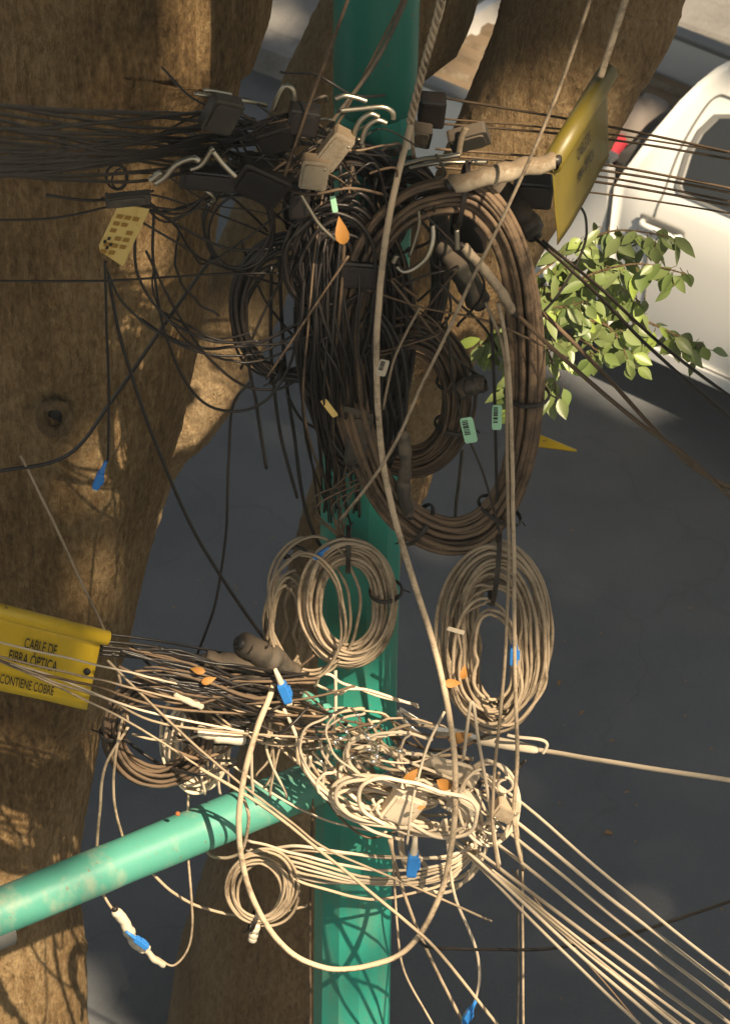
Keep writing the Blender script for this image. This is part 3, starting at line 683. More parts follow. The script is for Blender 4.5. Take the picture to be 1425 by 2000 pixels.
for ph in (0,2.1,4.2):
    c = catmull([(868,-30,-.25),(846,60,-.25),(822,150,-.25),(800,240,-.25)], 24); pp = []
    for i, q in enumerate(c): pp.append(P(q[0]+5*math.cos(i*.5+ph), q[1], q[2]+.006*math.sin(i*.5+ph)))
    tube(tw2, pp, 3.6*PX, 6)
tag(tw2.build('stranded_rope', M['tan']), 'twisted rope of three strands on top of the thickest long cable', 'rope')
cable([(1162,-30,-.55),(1085,190,-.5),(1000,385,-.45),(915,560,-.42),(830,740,-.4),(752,900,-.38),(665,1015,-.32)], 4.4, 'tan', 'straight tan cable slanting from top right across the huge coil to the post')
cable([(1240,-60,.0),(1195,80,-.02),(1172,150,-.04)], 6.5, 'tan', 'stiff cable entering the rolled top of the right yellow sign')
cable([(805,-30,-.3),(740,110,-.34),(655,230,-.36),(585,330,-.36)], 4.6, 'greyc', 'dark cable slanting down to the left across the post top')
cable([(800,-30,-.28),(725,120,-.32),(660,240,-.34),(592,335,-.34)], 3.2, 'brown', 'thin brown cable close beside the dark slanting one at the post top')
cable([(690,-30,-.5),(650,80,-.48),(605,200,-.46),(560,330,-.44),(545,360,-.42)], 3.2, 'brown', 'thin cable slanting from the top edge left of the post')
for i, (x, lab) in enumerate([(993,'left'), (1003,'right')]):
    cable([(948+i*25,590,-.3),(985+i*6,700,-.33),(990+i*10,900,-.34),(x,1100,-.36),(x-8+i*10,1300,-.38),(x-25+i*32,1480,-.4),(x-32+i*32,1600,-.42),(x-20+i*38,1700,-.42)], 4.2, 'tan', lab+' one of the two long cables hanging straight down over the tall coil')
cable([(1000,1560,-.36),(1018,1680,-.36),(1020,1800,-.36),(1022,2040,-.36)], 3.6, 'tan', 'right hanging cable running down off the bottom edge at the right of the post')
cable([(1010,1700,-.3),(1012,1850,-.3),(1010,2040,-.3)], 3.2, 'greyc', 'left dark hanging cable running down off the bottom edge')
cable([(610,1560,-.13),(607,1700,-.14),(605,1860,-.14),(606,2040,-.14)], 3.0, 'brown', 'thin cable running straight down the left edge of the post to the bottom')
cable([(40,890,-.3),(100,1010,-.3),(170,1160,-.3),(215,1260,-.3),(235,1330,-.3),(250,1410,-.3)], 3.6, 'tan', 'cable slanting across the big left trunk down to the yellow sign')
cable([(212,540,-.3),(235,660,-.3),(290,830,-.3),(370,1020,-.28),(460,1170,-.25),(525,1260,-.22)], 4.2, 'black', 'long dark cable sweeping down from the yellowed tag to the lower bundle')
cable([(205,510,-.32),(208,620,-.32),(212,760,-.32),(211,880,-.32),(207,905,-.32)], 3.2, 'black', 'thin vertical black cable with a blue connector at its end in front of the trunk')
cable([(415,500,-.25),(330,620,-.26),(220,780,-.28),(130,890,-.3),(0,920,-.3),(-30,922,-.3)], 4.2, 'black', 'dark cable curving from upper middle down left across the knot')
cable([(-30,548,-.3),(200,548,-.3),(420,535,-.27),(590,532,-.22),(700,530,-.2)], 2.6, 'black', 'thin black wire crossing the left trunk horizontally at mid height')
cable([(300,400,-.3),(300,520,-.3),(325,660,-.3),(380,770,-.28),(450,803,-.26),(520,780,-.25),(570,700,-.24),(575,600,-.24)], 3.4, 'black', 'long black loop sagging from under the hooks to beside the round coil')
cable([(205,520,-.3),(240,590,-.3),(310,650,-.3),(400,690,-.28),(500,690,-.26),(580,650,-.24)], 3.4, 'black', 'shallow black sag crossing the trunk below the yellowed tag')
cable([(285,490,-.3),(340,600,-.3),(400,690,-.28),(470,750,-.26),(540,760,-.24),(590,735,-.22)], 3.2, 'black', 'black cable curving under the round black coil')
cable([(480,560,-.2),(485,700,-.2),(500,790,-.2),(520,915,-.2)], 3.4, 'black', 'short black cut end hanging below the round black coil, left one')
cable([(530,520,-.2),(530,700,-.2),(548,850,-.2),(580,972,-.2)], 3.4, 'black', 'long black cut end hanging below the round black coil, right one')
cable([(545,500,-.18),(555,700,-.18),(575,860,-.18),(600,1010,-.18),(640,1090,-.18)], 3.6, 'black', 'black cable running from the round black coil to the pale coil')
cable([(490,745,-.22),(455,790,-.22),(446,900,-.22),(440,1050,-.22),(420,1180,-.24),(380,1290,-.26)], 3.4, 'black', 'black cable hanging over the road between trunk and post')
cable([(470,470,-.2),(520,590,-.2),(600,690,-.18),(640,760,-.18)], 3.0, 'black', 'black strand crossing inside the round black coil towards the post')
cable([(590,480,-.22),(520,600,-.22),(470,720,-.22)], 3.0, 'black', 'black strand crossing inside the round black coil towards the trunk')
cable([(560,770,-.2),(590,820,-.2),(640,850,-.2),(700,900,-.2)], 3.0, 'black', 'black strand bending under the round coil behind the post bundle')
cable([(903,880,.0),(893,960,.0),(888,1020,.0)], 4.0, 'greyc', 'short grey lead hanging inside the huge coil')
cable([(870,620,-.3),(895,800,-.3),(945,930,-.32),(975,1040,-.33)], 3.4, 'black', 'dark strand crossing the huge coil beside the green tag')
cable([(958,615,-.3),(965,760,-.3),(968,900,-.3),(972,1060,-.3)], 3.2, 'black', 'thin dark strand hanging through the second green tag')
cable([(680,500,-.4),(600,620,-.38),(520,740,-.36)], 2.6, 'brown', 'thin tan strand slanting over the black bundle to the lower left')
cable([(820,600,-.33),(770,700,-.33),(748,800,-.33)], 2.6, 'tan', 'thin strand ending at the small white tag')
cable([(1060,470,-.15),(1180,570,-.4),(1300,680,-.7),(1440,785,-.95)], 4.4, 'black', 'uppermost dark cable running from the huge coil off the right edge')
cable([(1040,460,-.15),(1150,560,-.4),(1270,680,-.7),(1440,830,-1.0)], 3.6, 'black', 'second dark cable running from the huge coil off the right edge')
cable([(985,590,-.25),(1100,700,-.45),(1240,820,-.7),(1340,890,-.9),(1440,985,-1.1)], 4.6, 'brown', 'third cable down, brown, running from the huge coil off the right edge')
cable([(1060,610,-.25),(1170,720,-.45),(1270,830,-.7),(1350,910,-.9),(1440,960,-1.1)], 4.2, 'brown', 'fourth cable down, crossing its neighbour before leaving the right edge')
cable([(700,560,-.3),(820,600,-.3),(960,630,-.3),(1110,700,-.4)], 3.0, 'brown', 'thin brown strand across the middle of the huge coil')
for i, (ya, yb) in enumerate([(212,405),(262,300),(268,312),(318,352),(330,358),(340,372),(350,385),(372,412)]):
    yy = [196,258,268,318,330,342,354,376][i]; ye = [262,300,312,370,378,396,404,418][i]
    nm = ['first','second','third','fourth','fifth','sixth','seventh','eighth'][i]
    cable([(800 if i == 0 else 850,yy-28 if i else 180,.25),(1160,yy+ (45 if i == 0 else 0),.12),(1440,ye if i else 300,-.25)], 2.6, 'brown', nm+' from the top of the thin wires crossing in front of the white truck', group='thin wires crossing the white truck', name='thin_wire')
cable([(1110,380,-.1),(1142,420,-.12),(1140,480,-.15),(1100,560,-.2),(1060,610,-.22)], 3.0, 'black', 'bent black wire beside the lower tip of the right yellow sign')
# parallel lines, lower right
starts = [(1000,1555),(975,1580),(960,1600),(940,1625),(915,1650),(905,1658),(895,1650),(900,1655),(885,1640),(890,1650)]
ends = [(1440,1915),(1440,1945),(1440,1980),(1440,2010),(1440,2040),(1420,2050),(1390,2050),(1380,2050),(1345,2050),(1300,2050)]
ordn = ['first','second','third','fourth','fifth','sixth','seventh','eighth','ninth','tenth','eleventh','twelfth','thirteenth']
for i, (a, b) in enumerate(zip(starts, ends)):
    sx = rng.uniform(-60,-10)
    mid = ((a[0]+b[0])/2, (a[1]+b[1])/2+5)
    cable([(a[0]+sx-60,a[1]+sx*.5-42,-.2),(a[0],a[1],-.28),(*mid,-.75),(*b,-1.2)], 3.9, 'pale', ordn[i]+' from the top of the sunlit parallel cables running to the lower right corner', group='sunlit parallel cables to the lower right', wob=2)
cable([(1000,1700,-.35),(1120,1850,-.5),(1180,1920,-.6),(1290,2050,-.8)], 2.4, 'brown', 'thin dark wire below the sunlit parallel cables')
cable([(390,1500,-.42),(520,1580,-.42),(660,1690,-.42),(780,1790,-.44),(860,1865,-.46),(1000,2040,-.5)], 3.6, 'tan', 'long pale cable slanting from the left coil across the post to the bottom edge')
cable([(820,1840,-.42),(845,1852,-.44),(960,1855,-.5),(1080,1852,-.6),(1230,1825,-.8),(1440,1755,-1.05)], 3.6, 'black', 'dark cable crossing the sunlit parallel cables and leaving at right')
# line at right mid with eye
cable([(870,1425,-.15),(960,1447,-.2),(1060,1466,-.25),(1200,1490,-.45),(1440,1527,-.75)], 5.0, 'pale', 'single thick sunlit guy cable leaving the crossing towards the right edge', name='guy_cable')
mb = MB(); a, b = P(850,1428,-.2), P(1065,1468,-.28); d = (b-a)/np.linalg.norm(b-a)
lathe(mb, a, d, [(0,.008),(.0,.012),(.03,.015),(.2,.015),(.27,.012),(.283,.008),(.283,0)], 14)
o = mb.build('dead_end_grip', M['white']); tag(o, 'pale sleeve gripping the guy cable at right of the post', 'cable grip')
mb = MB(); tube(mb, catmull(pts3([(1060,1472,-.3),(1068,1455,-.3),(1055,1445,-.3),(1010,1440,-.3),(990,1436,-.3)]), 6), 3.4*PX, 8); mb.build('hook', M['white'], o)
# left edge bundle upper, dark
for i in range(34):
    y0 = rng.uniform(195,355); y1 = rng.uniform(215,330); xe = rng.uniform(430,690); k_ = rng.uniform(-14,18)
    cable([(-40,y0,-2.3),(110,y0*.7+y1*.3+k_*.5+8,-1.6),(270,y0*.3+y1*.7+k_+8,-.85),(400,y1+rng.uniform(-6,12),-.36),(xe,y1-rng.uniform(-16,22),-.2)], rng.uniform(2.0,3.6), 'black', 'one strand in the dense dark bundle crossing the left trunk near the top', group='strands of the dark upper left bundle', wob=2.5)
for i in range(9):
    y0 = 385+i*9
    cable([(rng.uniform(190,300),rng.uniform(370,400),-.38),(rng.uniform(300,360),rng.uniform(380,480),-.34),(rng.uniform(380,480),rng.uniform(360,520),-.28),(rng.uniform(520,640),rng.uniform(330,560),-.2)], rng.uniform(2.4,3.4), 'black', 'one of the loose black wires fanning out below the steel hooks', group='loose black wires below the hooks', wob=3)
cable([(-30,430,-.5),(110,425,-.5),(215,402,-.42),(290,385,-.38)], 2.6, 'black', 'thin wire reaching the yellowed tag from the left edge, lower one')
cable([(90,380,-.5),(160,390,-.46),(220,388,-.42),(300,372,-.38)], 2.8, 'black', 'thin wire reaching the yellowed tag from the left, upper one')
for i in range(6):
    arcwire(rng.uniform(430,540), rng.uniform(480,640), rng.uniform(120,210), rng.uniform(1.4,3.0), rng.uniform(.2,1.8), rng.uniform(.7,1.2), rng.uniform(-.4,.6), rng.uniform(-.32,-.2), rng.uniform(2.4,3.4), 'black', 'one of the thin black wires arcing between the left trunk and the post', 'thin black wires arcing left of the post')
# steep random strands over the black column
for i in range(42):
    x = rng.uniform(590,725); 
    Yf = rng.choice([-.28,-.30,-.33,-.35]); cable([(x+rng.uniform(-30,30),rng.uniform(310,390),Yf+.12),(x+rng.uniform(-25,25),rng.uniform(540,640),Yf),(x+rng.uniform(-25,30),rng.uniform(700,820),Yf),(x*.6+690*.4+rng.uniform(-20,20),rng.uniform(900,1030),-.13)], rng.uniform(2.2,4.2), rng.choice(['black']*6+['brown']), 'one strand of the dark bundle running down the left side of the post', group='strands running down the left side of the post', wob=4)
for i in range(12):
    a = rng.uniform(0,6.28); x = 800+70*math.cos(a); y = 480+110*math.sin(a)
    cable([(x,y,-.25),(x+rng.uniform(-70,70),y+rng.uniform(-40,60),-.3),(x+rng.uniform(-90,90),y+rng.uniform(20,140),-.28),(x+rng.uniform(-60,120),y+rng.uniform(80,200),-.24)], rng.uniform(2,3.6), rng.choice(['black','brown']), 'one short tangled wire inside the top of the huge coil', group='tangled wires inside the huge coil', wob=3)
for i in range(8):
    cable([(665+rng.uniform(-12,12),1050,-.22),(660+rng.uniform(-60,40),rng.uniform(960,1000),-.24),(690+rng.uniform(-60,70),rng.uniform(880,930),-.24),(700+rng.uniform(-60,60),rng.uniform(800,860),-.24)], rng.uniform(1.6,2.6), 'brown', 'one thin wire tying the round pale coil up to the bundle above', group='thin wires above the pale coil', wob=5)
# lower left bundle: from left edge to crossing
ll = [(1238,1275,'black'),(1252,1290,'black'),(1262,1302,'black'),(1270,1318,'black'),(1278,1335,'black'),(1254,1395,'pale'),(1283,1362,'pale'),(1288,1410,'pale'),(1291,1440,'pale'),(1295,1402,'pale'),(1300,1428,'tan')]
for i, (y0, y1, m_) in enumerate(ll):
    if m_ == 'black':
        cable([(195,y0,-.36),(300,y0+12,-.34),(430,y1,-.3),(590,y1+30,-.22)], 3.4, m_, ordn[i]+' from the top of the dark cables between the yellow sign and the lower bundle', group='dark cables right of the yellow sign')
    else:
        pth = [[(-30,1248),(95,1277),(195,1300),(255,1314),(330,1332),(430,1352)],[(-30,1276),(75,1301),(150,1318),(215,1333),(330,1362),(520,1400)],
               [(-30,1280),(60,1308),(130,1331),(225,1371),(330,1400),(560,1445)],[(-30,1281),(60,1317),(130,1350),(225,1396),(300,1440),(400,1505)],
               [(-20,1284),(70,1315),(130,1328),(200,1345),(340,1385),(640,1400)],[(20,1296),(100,1330),(160,1350),(215,1368),(350,1420),(740,1450)]][i-5]
        yy = [-.62,-.57,-.52,-.48,-.42,-.3]
        cable([(a,b,y_) for (a,b),y_ in zip(pth,yy)], 2.9, ['pale','tan','pale','tan','brown','tan'][i-5], ordn[i-5]+' from the top of the pale cables crossing in front of the yellow sign', group='pale cables in front of the yellow sign')
cable([(210,1290,-.45),(300,1380,-.44),(420,1490,-.42),(560,1600,-.42),(640,1660,-.42),(780,1720,-.42),(960,1800,-.42)], 3.2, 'tan', 'thin tan cable running from the yellow sign under the crossing to the right')
cable([(250,1420,-.35),(205,1500,-.35),(195,1580,-.34),(188,1700,-.3),(198,1740,-.28),(218,1775,-.28)], 3.2, 'tan', 'thin cable hanging down to the beige connector under the arm')
cable([(305,1870,-.28),(340,1886,-.28),(372,1840,-.28),(374,1760,-.28),(365,1650,-.25),(368,1520,-.22),(360,1400,-.2)], 3.2, 'tan', 'thin cable curving from the connector up behind the arm')
cable([(290,1700,-.2),(340,1745,-.22),(400,1775,-.22),(500,1790,-.2),(600,1770,-.2)], 3.4, 'tan', 'cable coming out under the arm towards the small taped coil')
cable([(240,1400,-.35),(225,1480,-.35),(222,1560,-.33),(240,1640,-.3)], 3.0, 'tan', 'short curved wire dropping behind the arm near the trunk')
cable([(395,1650,-.25),(420,1675,-.3),(470,1665,-.35),(485,1600,-.38),(475,1560,-.38)], 3.6, 'tan', 'short loop hooked under the arm')
cable([(655,1310,-.25),(655,1400,-.28),(640,1470,-.28),(630,1540,-.3)], 3.8, 'pale', 'pale cable dropping from the round pale coil to the arm joint')
cable([(535,1350,-.3),(575,1430,-.34),(600,1510,-.36),(650,1560,-.36),(720,1620,-.36),(780,1640,-.36)], 4.0, 'pale', 'curving pale cable from the blue plug over the arm joint')
cable([(760,1640,-.38),(790,1750,-.38),(830,1850,-.36),(900,1990,-.34),(930,2040,-.34)], 3.6, 'tan', 'thin sagging cable at the right edge of the post reaching the bottom')
cable([(765,1640,-.38),(775,1800,-.38),(790,1900,-.38),(850,2010,-.36)], 3.4, 'tan', 'thin cable curving beside the sunlit post near the bottom edge')
cable([(870,1600,-.36),(885,1740,-.36),(925,1840,-.36),(936,1900,-.36),(928,1955,-.36),(915,1975,-.36)], 3.6, 'pale', 'hanging cable ending in the lowest blue and white plug')
cable([(905,1480,-.4),(920,1370,-.4),(935,1450,-.4),(960,1600,-.4),(975,1690,-.4)], 3.8, 'pale', 'pale cable bent in a narrow peak left of the tall coil')
cable([(868,1390,-.36),(830,1470,-.4),(805,1570,-.42),(795,1650,-.42)], 4.0, 'pale', 'straight pale cable leaning in front of the beige box')
# sunlit knot of wires at the crossing
for i in range(30):
    arcwire(rng.gauss(770,65), rng.gauss(1505,32), rng.uniform(45,125), rng.uniform(2.6,5.2), rng.uniform(-.6,.8), rng.uniform(.35,.8), rng.uniform(0,.6), rng.uniform(-.34,-.2), rng.uniform(3.2,4.4), rng.choice(['pale','pale','tan']), 'one of the sunlit looping wires at the crossing on the post', 'sunlit looping wires at the crossing')
for i in range(20):
    x = rng.gauss(760,80); y = rng.gauss(1500,35); L_ = rng.uniform(70,170); a = rng.gauss(.4,.2)
    dx, dy = math.cos(a)*L_, math.sin(a)*L_; bend = rng.uniform(5,60)
    cable([(x-dx,y-dy,rng.uniform(-.26,-.1)),(x-dx*.3,y-dy*.3+bend,rng.uniform(-.34,-.2)),(x+dx*.4,y+dy*.4+bend,rng.uniform(-.36,-.2)),(x+dx,y+dy,rng.uniform(-.3,-.16))], rng.uniform(3,4.2), rng.choice(['pale','brown','tan']), 'one of the sunlit tangled wires at the crossing on the post', group='sunlit tangled wires at the crossing', wob=2.5)
for i in range(30):
    x = rng.gauss(430,75); y = rng.gauss(1365,38); L_ = rng.uniform(70,170); a = rng.gauss(.3,.35)
    dx, dy = math.cos(a)*L_, math.sin(a)*L_; bend = rng.uniform(0,45)
    cable([(x-dx,y-dy,rng.uniform(-.36,-.2)),(x-dx*.3,y-dy*.3+bend,rng.uniform(-.38,-.24)),(x+dx*.4,y+dy*.4+bend,rng.uniform(-.38,-.24)),(x+dx,y+dy,rng.uniform(-.34,-.2))], rng.uniform(2.8,4.2), rng.choice(['tan','brown','black','black']), 'one of the half shaded tangled wires in the lower left bundle', group='tangled wires of the lower left bundle', wob=2.5)
for i in range(34):
    y = rng.uniform(1265,1345); x = rng.uniform(230,330)
    cable([(x,y,-.4),(x+90,y+rng.uniform(0,40),-.4),(x+180,y+rng.uniform(10,60),-.38),(x+rng.uniform(230,340),y+rng.uniform(20,80),-.28)], rng.uniform(2.8,4.6), rng.choice(['black','black','brown']), 'one of the dark strands packed in the lower left bundle', group='dark strands of the lower left bundle', wob=2.5)
for i in range(14):
    x = rng.uniform(340,560); cable([(x,rng.uniform(1380,1420),-.28),(x+rng.uniform(-20,20),1460,-.28),(x+rng.uniform(-25,25),rng.uniform(1500,1560),-.26)], rng.uniform(3,4), rng.choice(['pale','tan']), 'one short wire end dangling under the lower left bundle', group='dangling wire ends above the arm', wob=6)
for i in range(9):
    y = 1640+i*9; cable([(rng.uniform(470,540),1655+rng.uniform(-14,14),-.16),(600,y+15,-.25),(740,y+rng.uniform(15,50),-.3),(880,1670+i*6,-.32),(rng.uniform(925,975),1610+rng.uniform(-25,25),-.25)], rng.uniform(3,4), rng.choice(['pale','tan']), 'one of the sagging cables crossing the bright post below the arm', group='sagging cables across the bright post', wob=5)
for i in range(9):
    x = rng.uniform(500,640); y = rng.uniform(1320,1480)
    cable([(x,y,-.2),(x+rng.uniform(10,60),y+rng.uniform(-40,30),-.25),(x+rng.uniform(70,130),y+rng.uniform(-30,60),-.25),(x+rng.uniform(120,220),y+rng.uniform(-20,90),-.2)], rng.uniform(2.6,4), rng.choice(['pale','brown','tan']), 'one of the wires bridging the lower left bundle and the crossing', group='wires bridging the lower bundles', wob=6)

# ================================================================== FITTINGS
FW = np.array([0,-1.,0])
def fbox(x, y, Y, wpx, hpx, dpx, rot, m, name, label, cat, tilt=0.0, holes=(), yaw=0.0):
    """housing facing the viewer, slightly tilted, with lid rim and screws"""
    ca, sa = math.cos(rot), math.sin(rot)
    ax = np.array([ca*math.cos(yaw), math.sin(yaw), -sa*math.cos(yaw)]); az = np.array([sa, 0, ca]); az = az-ax*(az@ax); az /= np.linalg.norm(az); ay = np.cross(az, ax)
    if tilt:
        ay2 = ay*math.cos(tilt)+az*math.sin(tilt); az = az*math.cos(tilt)-ay*math.sin(tilt); ay = ay2
    c = P(x,y,Y); mb = MB(); box(mb, c, ax*wpx*PX/2, az*hpx*PX/2, ay*dpx*PX/2, .14)
    o = mb.build(name, M[m], smooth=False); tag(o, label, cat)
    sgn = -1 if (ay@(CAM-c)) < 0 else 1
    f = c+ay*sgn*dpx*PX/2
    mb = MB(); box(mb, f+ay*sgn*.001, ax*wpx*PX/2*.8, az*hpx*PX/2*.8, ay*.004, .2); mb.build('lid', M[m], o, smooth=False)
    for s1 in (-1,1):
        for s2 in (-1,1):
            if m in ('black','greyc') or s1 != s2: continue
            mb = MB(); lathe(mb, f+ax*s1*wpx*PX*.33+az*s2*hpx*PX*.33+ay*sgn*.004, ay*sgn, [(0,.0035),(.002,.003),(.003,0)], 8); mb.build('screw', M['steel'], o)
    return o
def closure(pts, r, m, label, cat='splice closure', name='splice_closure', ribs=1, ends=True):
    c = catmull(pts3(pts), 10); n = len(c); rad = np.full(n, r*PX)
    for k in range(ribs):
        i = int((k+1)*n/(ribs+1)); rad[max(i-1,0):i+1] *= 1.16
    s0 = pts[0][0]*.37; ph = s0
    rad = rad*np.array([1+.22*noise.noise(Vector((i*.33,s0,1))) for i in range(n)])
    c = c+np.array([[0,.3*r*PX*noise.noise(Vector((i*.3,s0,4))),.35*r*PX*noise.noise(Vector((i*.3,s0,8)))] for i in range(n)])
    rad[0] *= .7; rad[-1] *= .7
    mb = MB(); tube(mb, c, rad, 16); o = mb.build(name, M[m]); tag(o, label, cat)
    if ends:
        for a, b in ((c[0], c[1]), (c[-1], c[-2])):
            d = (a-b)/np.linalg.norm(a-b); mb = MB(); lathe(mb, a-d*.002, d, [(0,r*PX*.62),(.012,r*PX*.6),(.016,r*PX*.4),(.008,r*PX*.35),(.008,0)], 14); mb.build('end_cap', M['black'], o)
    return o
fbox(432,222,-.5,58,68,24,.45,'greyc','junction_box','dark grey square box on the upper left bundle below the steel rod','box',yaw=.3)
fbox(405,347,-.42,96,38,30,.12,'black','junction_box','black flat box under the steel hooks at upper left','box')
fbox(540,262,-.42,66,56,36,-.35,'black','junction_box','black box among the hooks left of the post top','box',tilt=.3)
fbox(592,232,-.42,54,50,36,.2,'black','junction_box','black box right against the post top with dull lid','box')
fbox(510,350,-.42,90,72,40,.5,'black','junction_box','large black box above the round black coil','box',tilt=.2)
fbox(652,290,-.46,40,84,26,.55,'conduit','terminal_box','dirty beige terminal box with a round hole on the post top','box',tilt=.1)
fbox(614,335,-.47,48,64,24,.15,'conduit','terminal_box','dirty beige square cover beside the holed terminal box','box',tilt=.15)
fbox(585,395,-.3,34,60,26,.1,'black','junction_box','narrow black box under the beige boxes','box')
fbox(843,214,.06,48,56,40,.1,'black','junction_box','black ribbed box to the right of the post sleeve in front of the white truck','box')
fbox(815,262,.0,50,36,34,.2,'greyc','junction_box','small dark box under the ribbed black one','box')
fbox(915,268,-.02,72,44,26,-.3,'greyc','bracket_plate','grey slanted plate bracket beside the right trunk','bracket',tilt=.4)
fbox(1040,372,-.1,70,54,40,.1,'black','junction_box','black box behind the conduit below the right yellow sign','box')
fbox(915,440,-.08,70,90,44,.1,'black','junction_box','large dark box inside the top of the huge coil','box')
fbox(700,530,-.3,80,55,34,.08,'black','junction_box','dark brown box half buried in the bundle at the post','box')
fbox(700,850,-.28,44,120,24,.12,'greyc','junction_box','long grey brown box hanging vertically on the bundle below the middle of the post','box')
closure([(880,360,-.34),(940,347,-.33),(1010,330,-.32),(1085,312,-.3)], 17, 'conduit', 'pale scuffed conduit sleeve leading from the huge coil to the right yellow sign', 'conduit', 'conduit_sleeve', ribs=0)
closure([(965,365,-.1),(1005,405,-.12),(1040,455,-.14)], 26, 'greyc', 'dark grey cylinder closure behind the upper right of the huge coil')
closure([(860,470,-.18),(895,520,-.2),(935,590,-.2)], 23, 'greyc', 'thick dark cylinder closure slanting inside the huge coil')
closure([(905,480,-.33),(935,515,-.34),(975,565,-.34),(1000,610,-.34)], 9, 'tan', 'tan tube slanting across the inside of the huge coil', 'tube', 'cable_tube', ribs=0)
closure([(900,760,-.26),(925,752,-.27),(938,748,-.27)], 18, 'greyc', 'grey tape wrap around the right side of the brown round coil', 'tape wrap', 'tape_wrap', ribs=0)
closure([(785,840,-.28),(792,900,-.3),(788,960,-.3),(800,1005,-.3)], 12, 'greyc', 'flattened grey brown sleeve hanging over the post below the round coil', 'sleeve', 'cable_sleeve', ribs=1)
closure([(470,1255,-.3),(530,1290,-.28),(570,1320,-.26)], 25, 'greyc', 'fat black closure at the right end of the lower left bundle')
closure([(330,1320,-.34),(400,1340,-.33),(470,1360,-.32)], 26, 'black', 'black closure lying in the middle of the lower left bundle')
closure([(400,1290,-.33),(460,1300,-.32),(520,1335,-.3)], 20, 'greyc', 'grey closure behind the pale chips of the lower left bundle')
closure([(385,1428,-.36),(430,1438,-.35),(478,1445,-.35)], 12, 'white', 'short pale tube under the lower left bundle with a dark band', 'tube', 'cable_tube', ribs=1)
closure([(340,1355,-.4),(372,1372,-.4),(395,1380,-.4)], 7, 'white', 'small white tube lying on the lower left bundle', 'tube', 'cable_tube', ribs=0)
closure([(590,1355,-.2),(640,1385,-.2),(670,1410,-.2)], 9, 'teal_arm', 'thin teal strut between the blue plug and the post', 'strut', 'steel_strut', ribs=0)
closure([(225,1778,-.28),(245,1805,-.28),(262,1840,-.28),(282,1855,-.28)], 11, 'white', 'beige inline connector hanging under the arm near the trunk', 'connector', 'inline_connector', ribs=1)
closure([(282,1852,-.28),(300,1872,-.28),(322,1885,-.28)], 7, 'white', 'slim beige boot behind the inline connector', 'connector', 'connector_boot', ribs=0)
closure([(500,1805,-.24),(492,1838,-.24)], 10, 'white', 'frayed pale tape end under the small taped coil', 'tape', 'tape_end', ribs=0, ends=False)
# sunlit fittings at crossing
fbox(788,1572,-.36,66,92,30,.45,'pale','terminal_box','sunlit beige box with cut corners hanging at the crossing in front of the post','box',tilt=.15)
fbox(985,1582,-.40,46,42,30,.5,'tan','terminal_box','rounded sunlit beige box at the head of the parallel cables','box')
fbox(905,1570,-.36,54,46,34,.6,'white','clamp','sunlit beige clamp between the two beige boxes','clamp',tilt=.2)
closure([(830,1480,-.3),(880,1505,-.32),(930,1530,-.34)], 15, 'white', 'sunlit beige cylinder slanting right of the crossing')
closure([(855,1530,-.34),(890,1565,-.36),(910,1600,-.36)], 11, 'white', 'short sunlit beige cylinder beside the big thick cable')
closure([(700,1450,-.2),(705,1490,-.22),(700,1530,-.22)], 10, 'bright', 'polished clamp glinting in the sun at the post', 'clamp', 'steel_clamp', ribs=3)
for i, q in enumerate([[(780,1385,-.22),(840,1420,-.24),(890,1428,-.25),(935,1442,-.26)],[(775,1390,-.2),(800,1420,-.22),(830,1442,-.24)]]):
    c = catmull(pts3(q), 8); mb = MB()
    for k in range(-3,4): tube(mb, [p+np.array([0,0,k*.0022]) for p in c], .0019, 6)
    tag(mb.build('steel_strap', M['bright']), ['long','short'][i]+' shiny steel strap glinting right of the post at the crossing', 'strap')
# steel hooks
def hook(pts, r, label, m='steel', name='steel_hook'):
    mb = MB(); tube(mb, catmull(pts3(pts), 8), r*PX, 10); return tag(mb.build(name, M[m]), label, 'hook')
hook([(380,182,-.5),(430,190,-.48),(480,197,-.45),(520,205,-.4)], 3.6, 'straight shiny steel rod lying above the upper left bundle', name='steel_rod')
hook([(398,175,-.5),(425,179,-.48),(452,184,-.46)], 3.0, 'short steel pin above the shiny rod', name='steel_pin')
hook([(535,215,-.4),(545,185,-.4),(558,167,-.4),(572,176,-.4),(575,200,-.4)], 4.6, 'upright crook shaped steel hook left of the post')
hook([(303,358,-.82),(322,345,-.82),(345,320,-.82),(375,308,-.82),(388,314,-.82)], 5.0, 'large S shaped steel hook above the yellowed tag')
hook([(372,330,-.66),(392,322,-.66),(405,305,-.66),(415,288,-.66)], 4.4, 'short curved steel hook right of the large S hook')
hook([(415,295,-.66),(435,320,-.66),(460,345,-.66)], 4.4, 'slanting steel pin right of the curved hook', name='steel_pin')
hook([(293,352,-.82),(302,345,-.82),(314,335,-.82)], 5.0, 'stubby steel bolt end left of the large S hook', name='steel_bolt')
hook([(655,192,-.46),(672,186,-.46),(695,190,-.46),(716,197,-.46)], 4.4, 'upper bent steel rod lying across the post sleeve edge', name='steel_rod')
hook([(665,215,-.46),(700,212,-.46),(745,208,-.46),(766,218,-.46),(768,232,-.46)], 4.4, 'long steel hook curving over the front of the post')
hook([(690,270,-.46),(700,240,-.46),(722,222,-.46),(740,228,-.46)], 4.6, 'left steel shackle arc on the front of the post')
hook([(705,280,-.46),(715,250,-.46),(735,234,-.46),(755,240,-.46)], 4.6, 'right steel shackle arc on the front of the post')
hook([(688,285,-.36),(700,272,-.37),(708,290,-.37),(698,298,-.36)], 5.0, 'round steel eye bolt beside the beige box')
hook([(785,322,-.2),(830,310,-.22),(870,306,-.24),(898,302,-.24)], 5.0, 'upper steel rod reaching right from the post above the conduit', name='steel_rod')
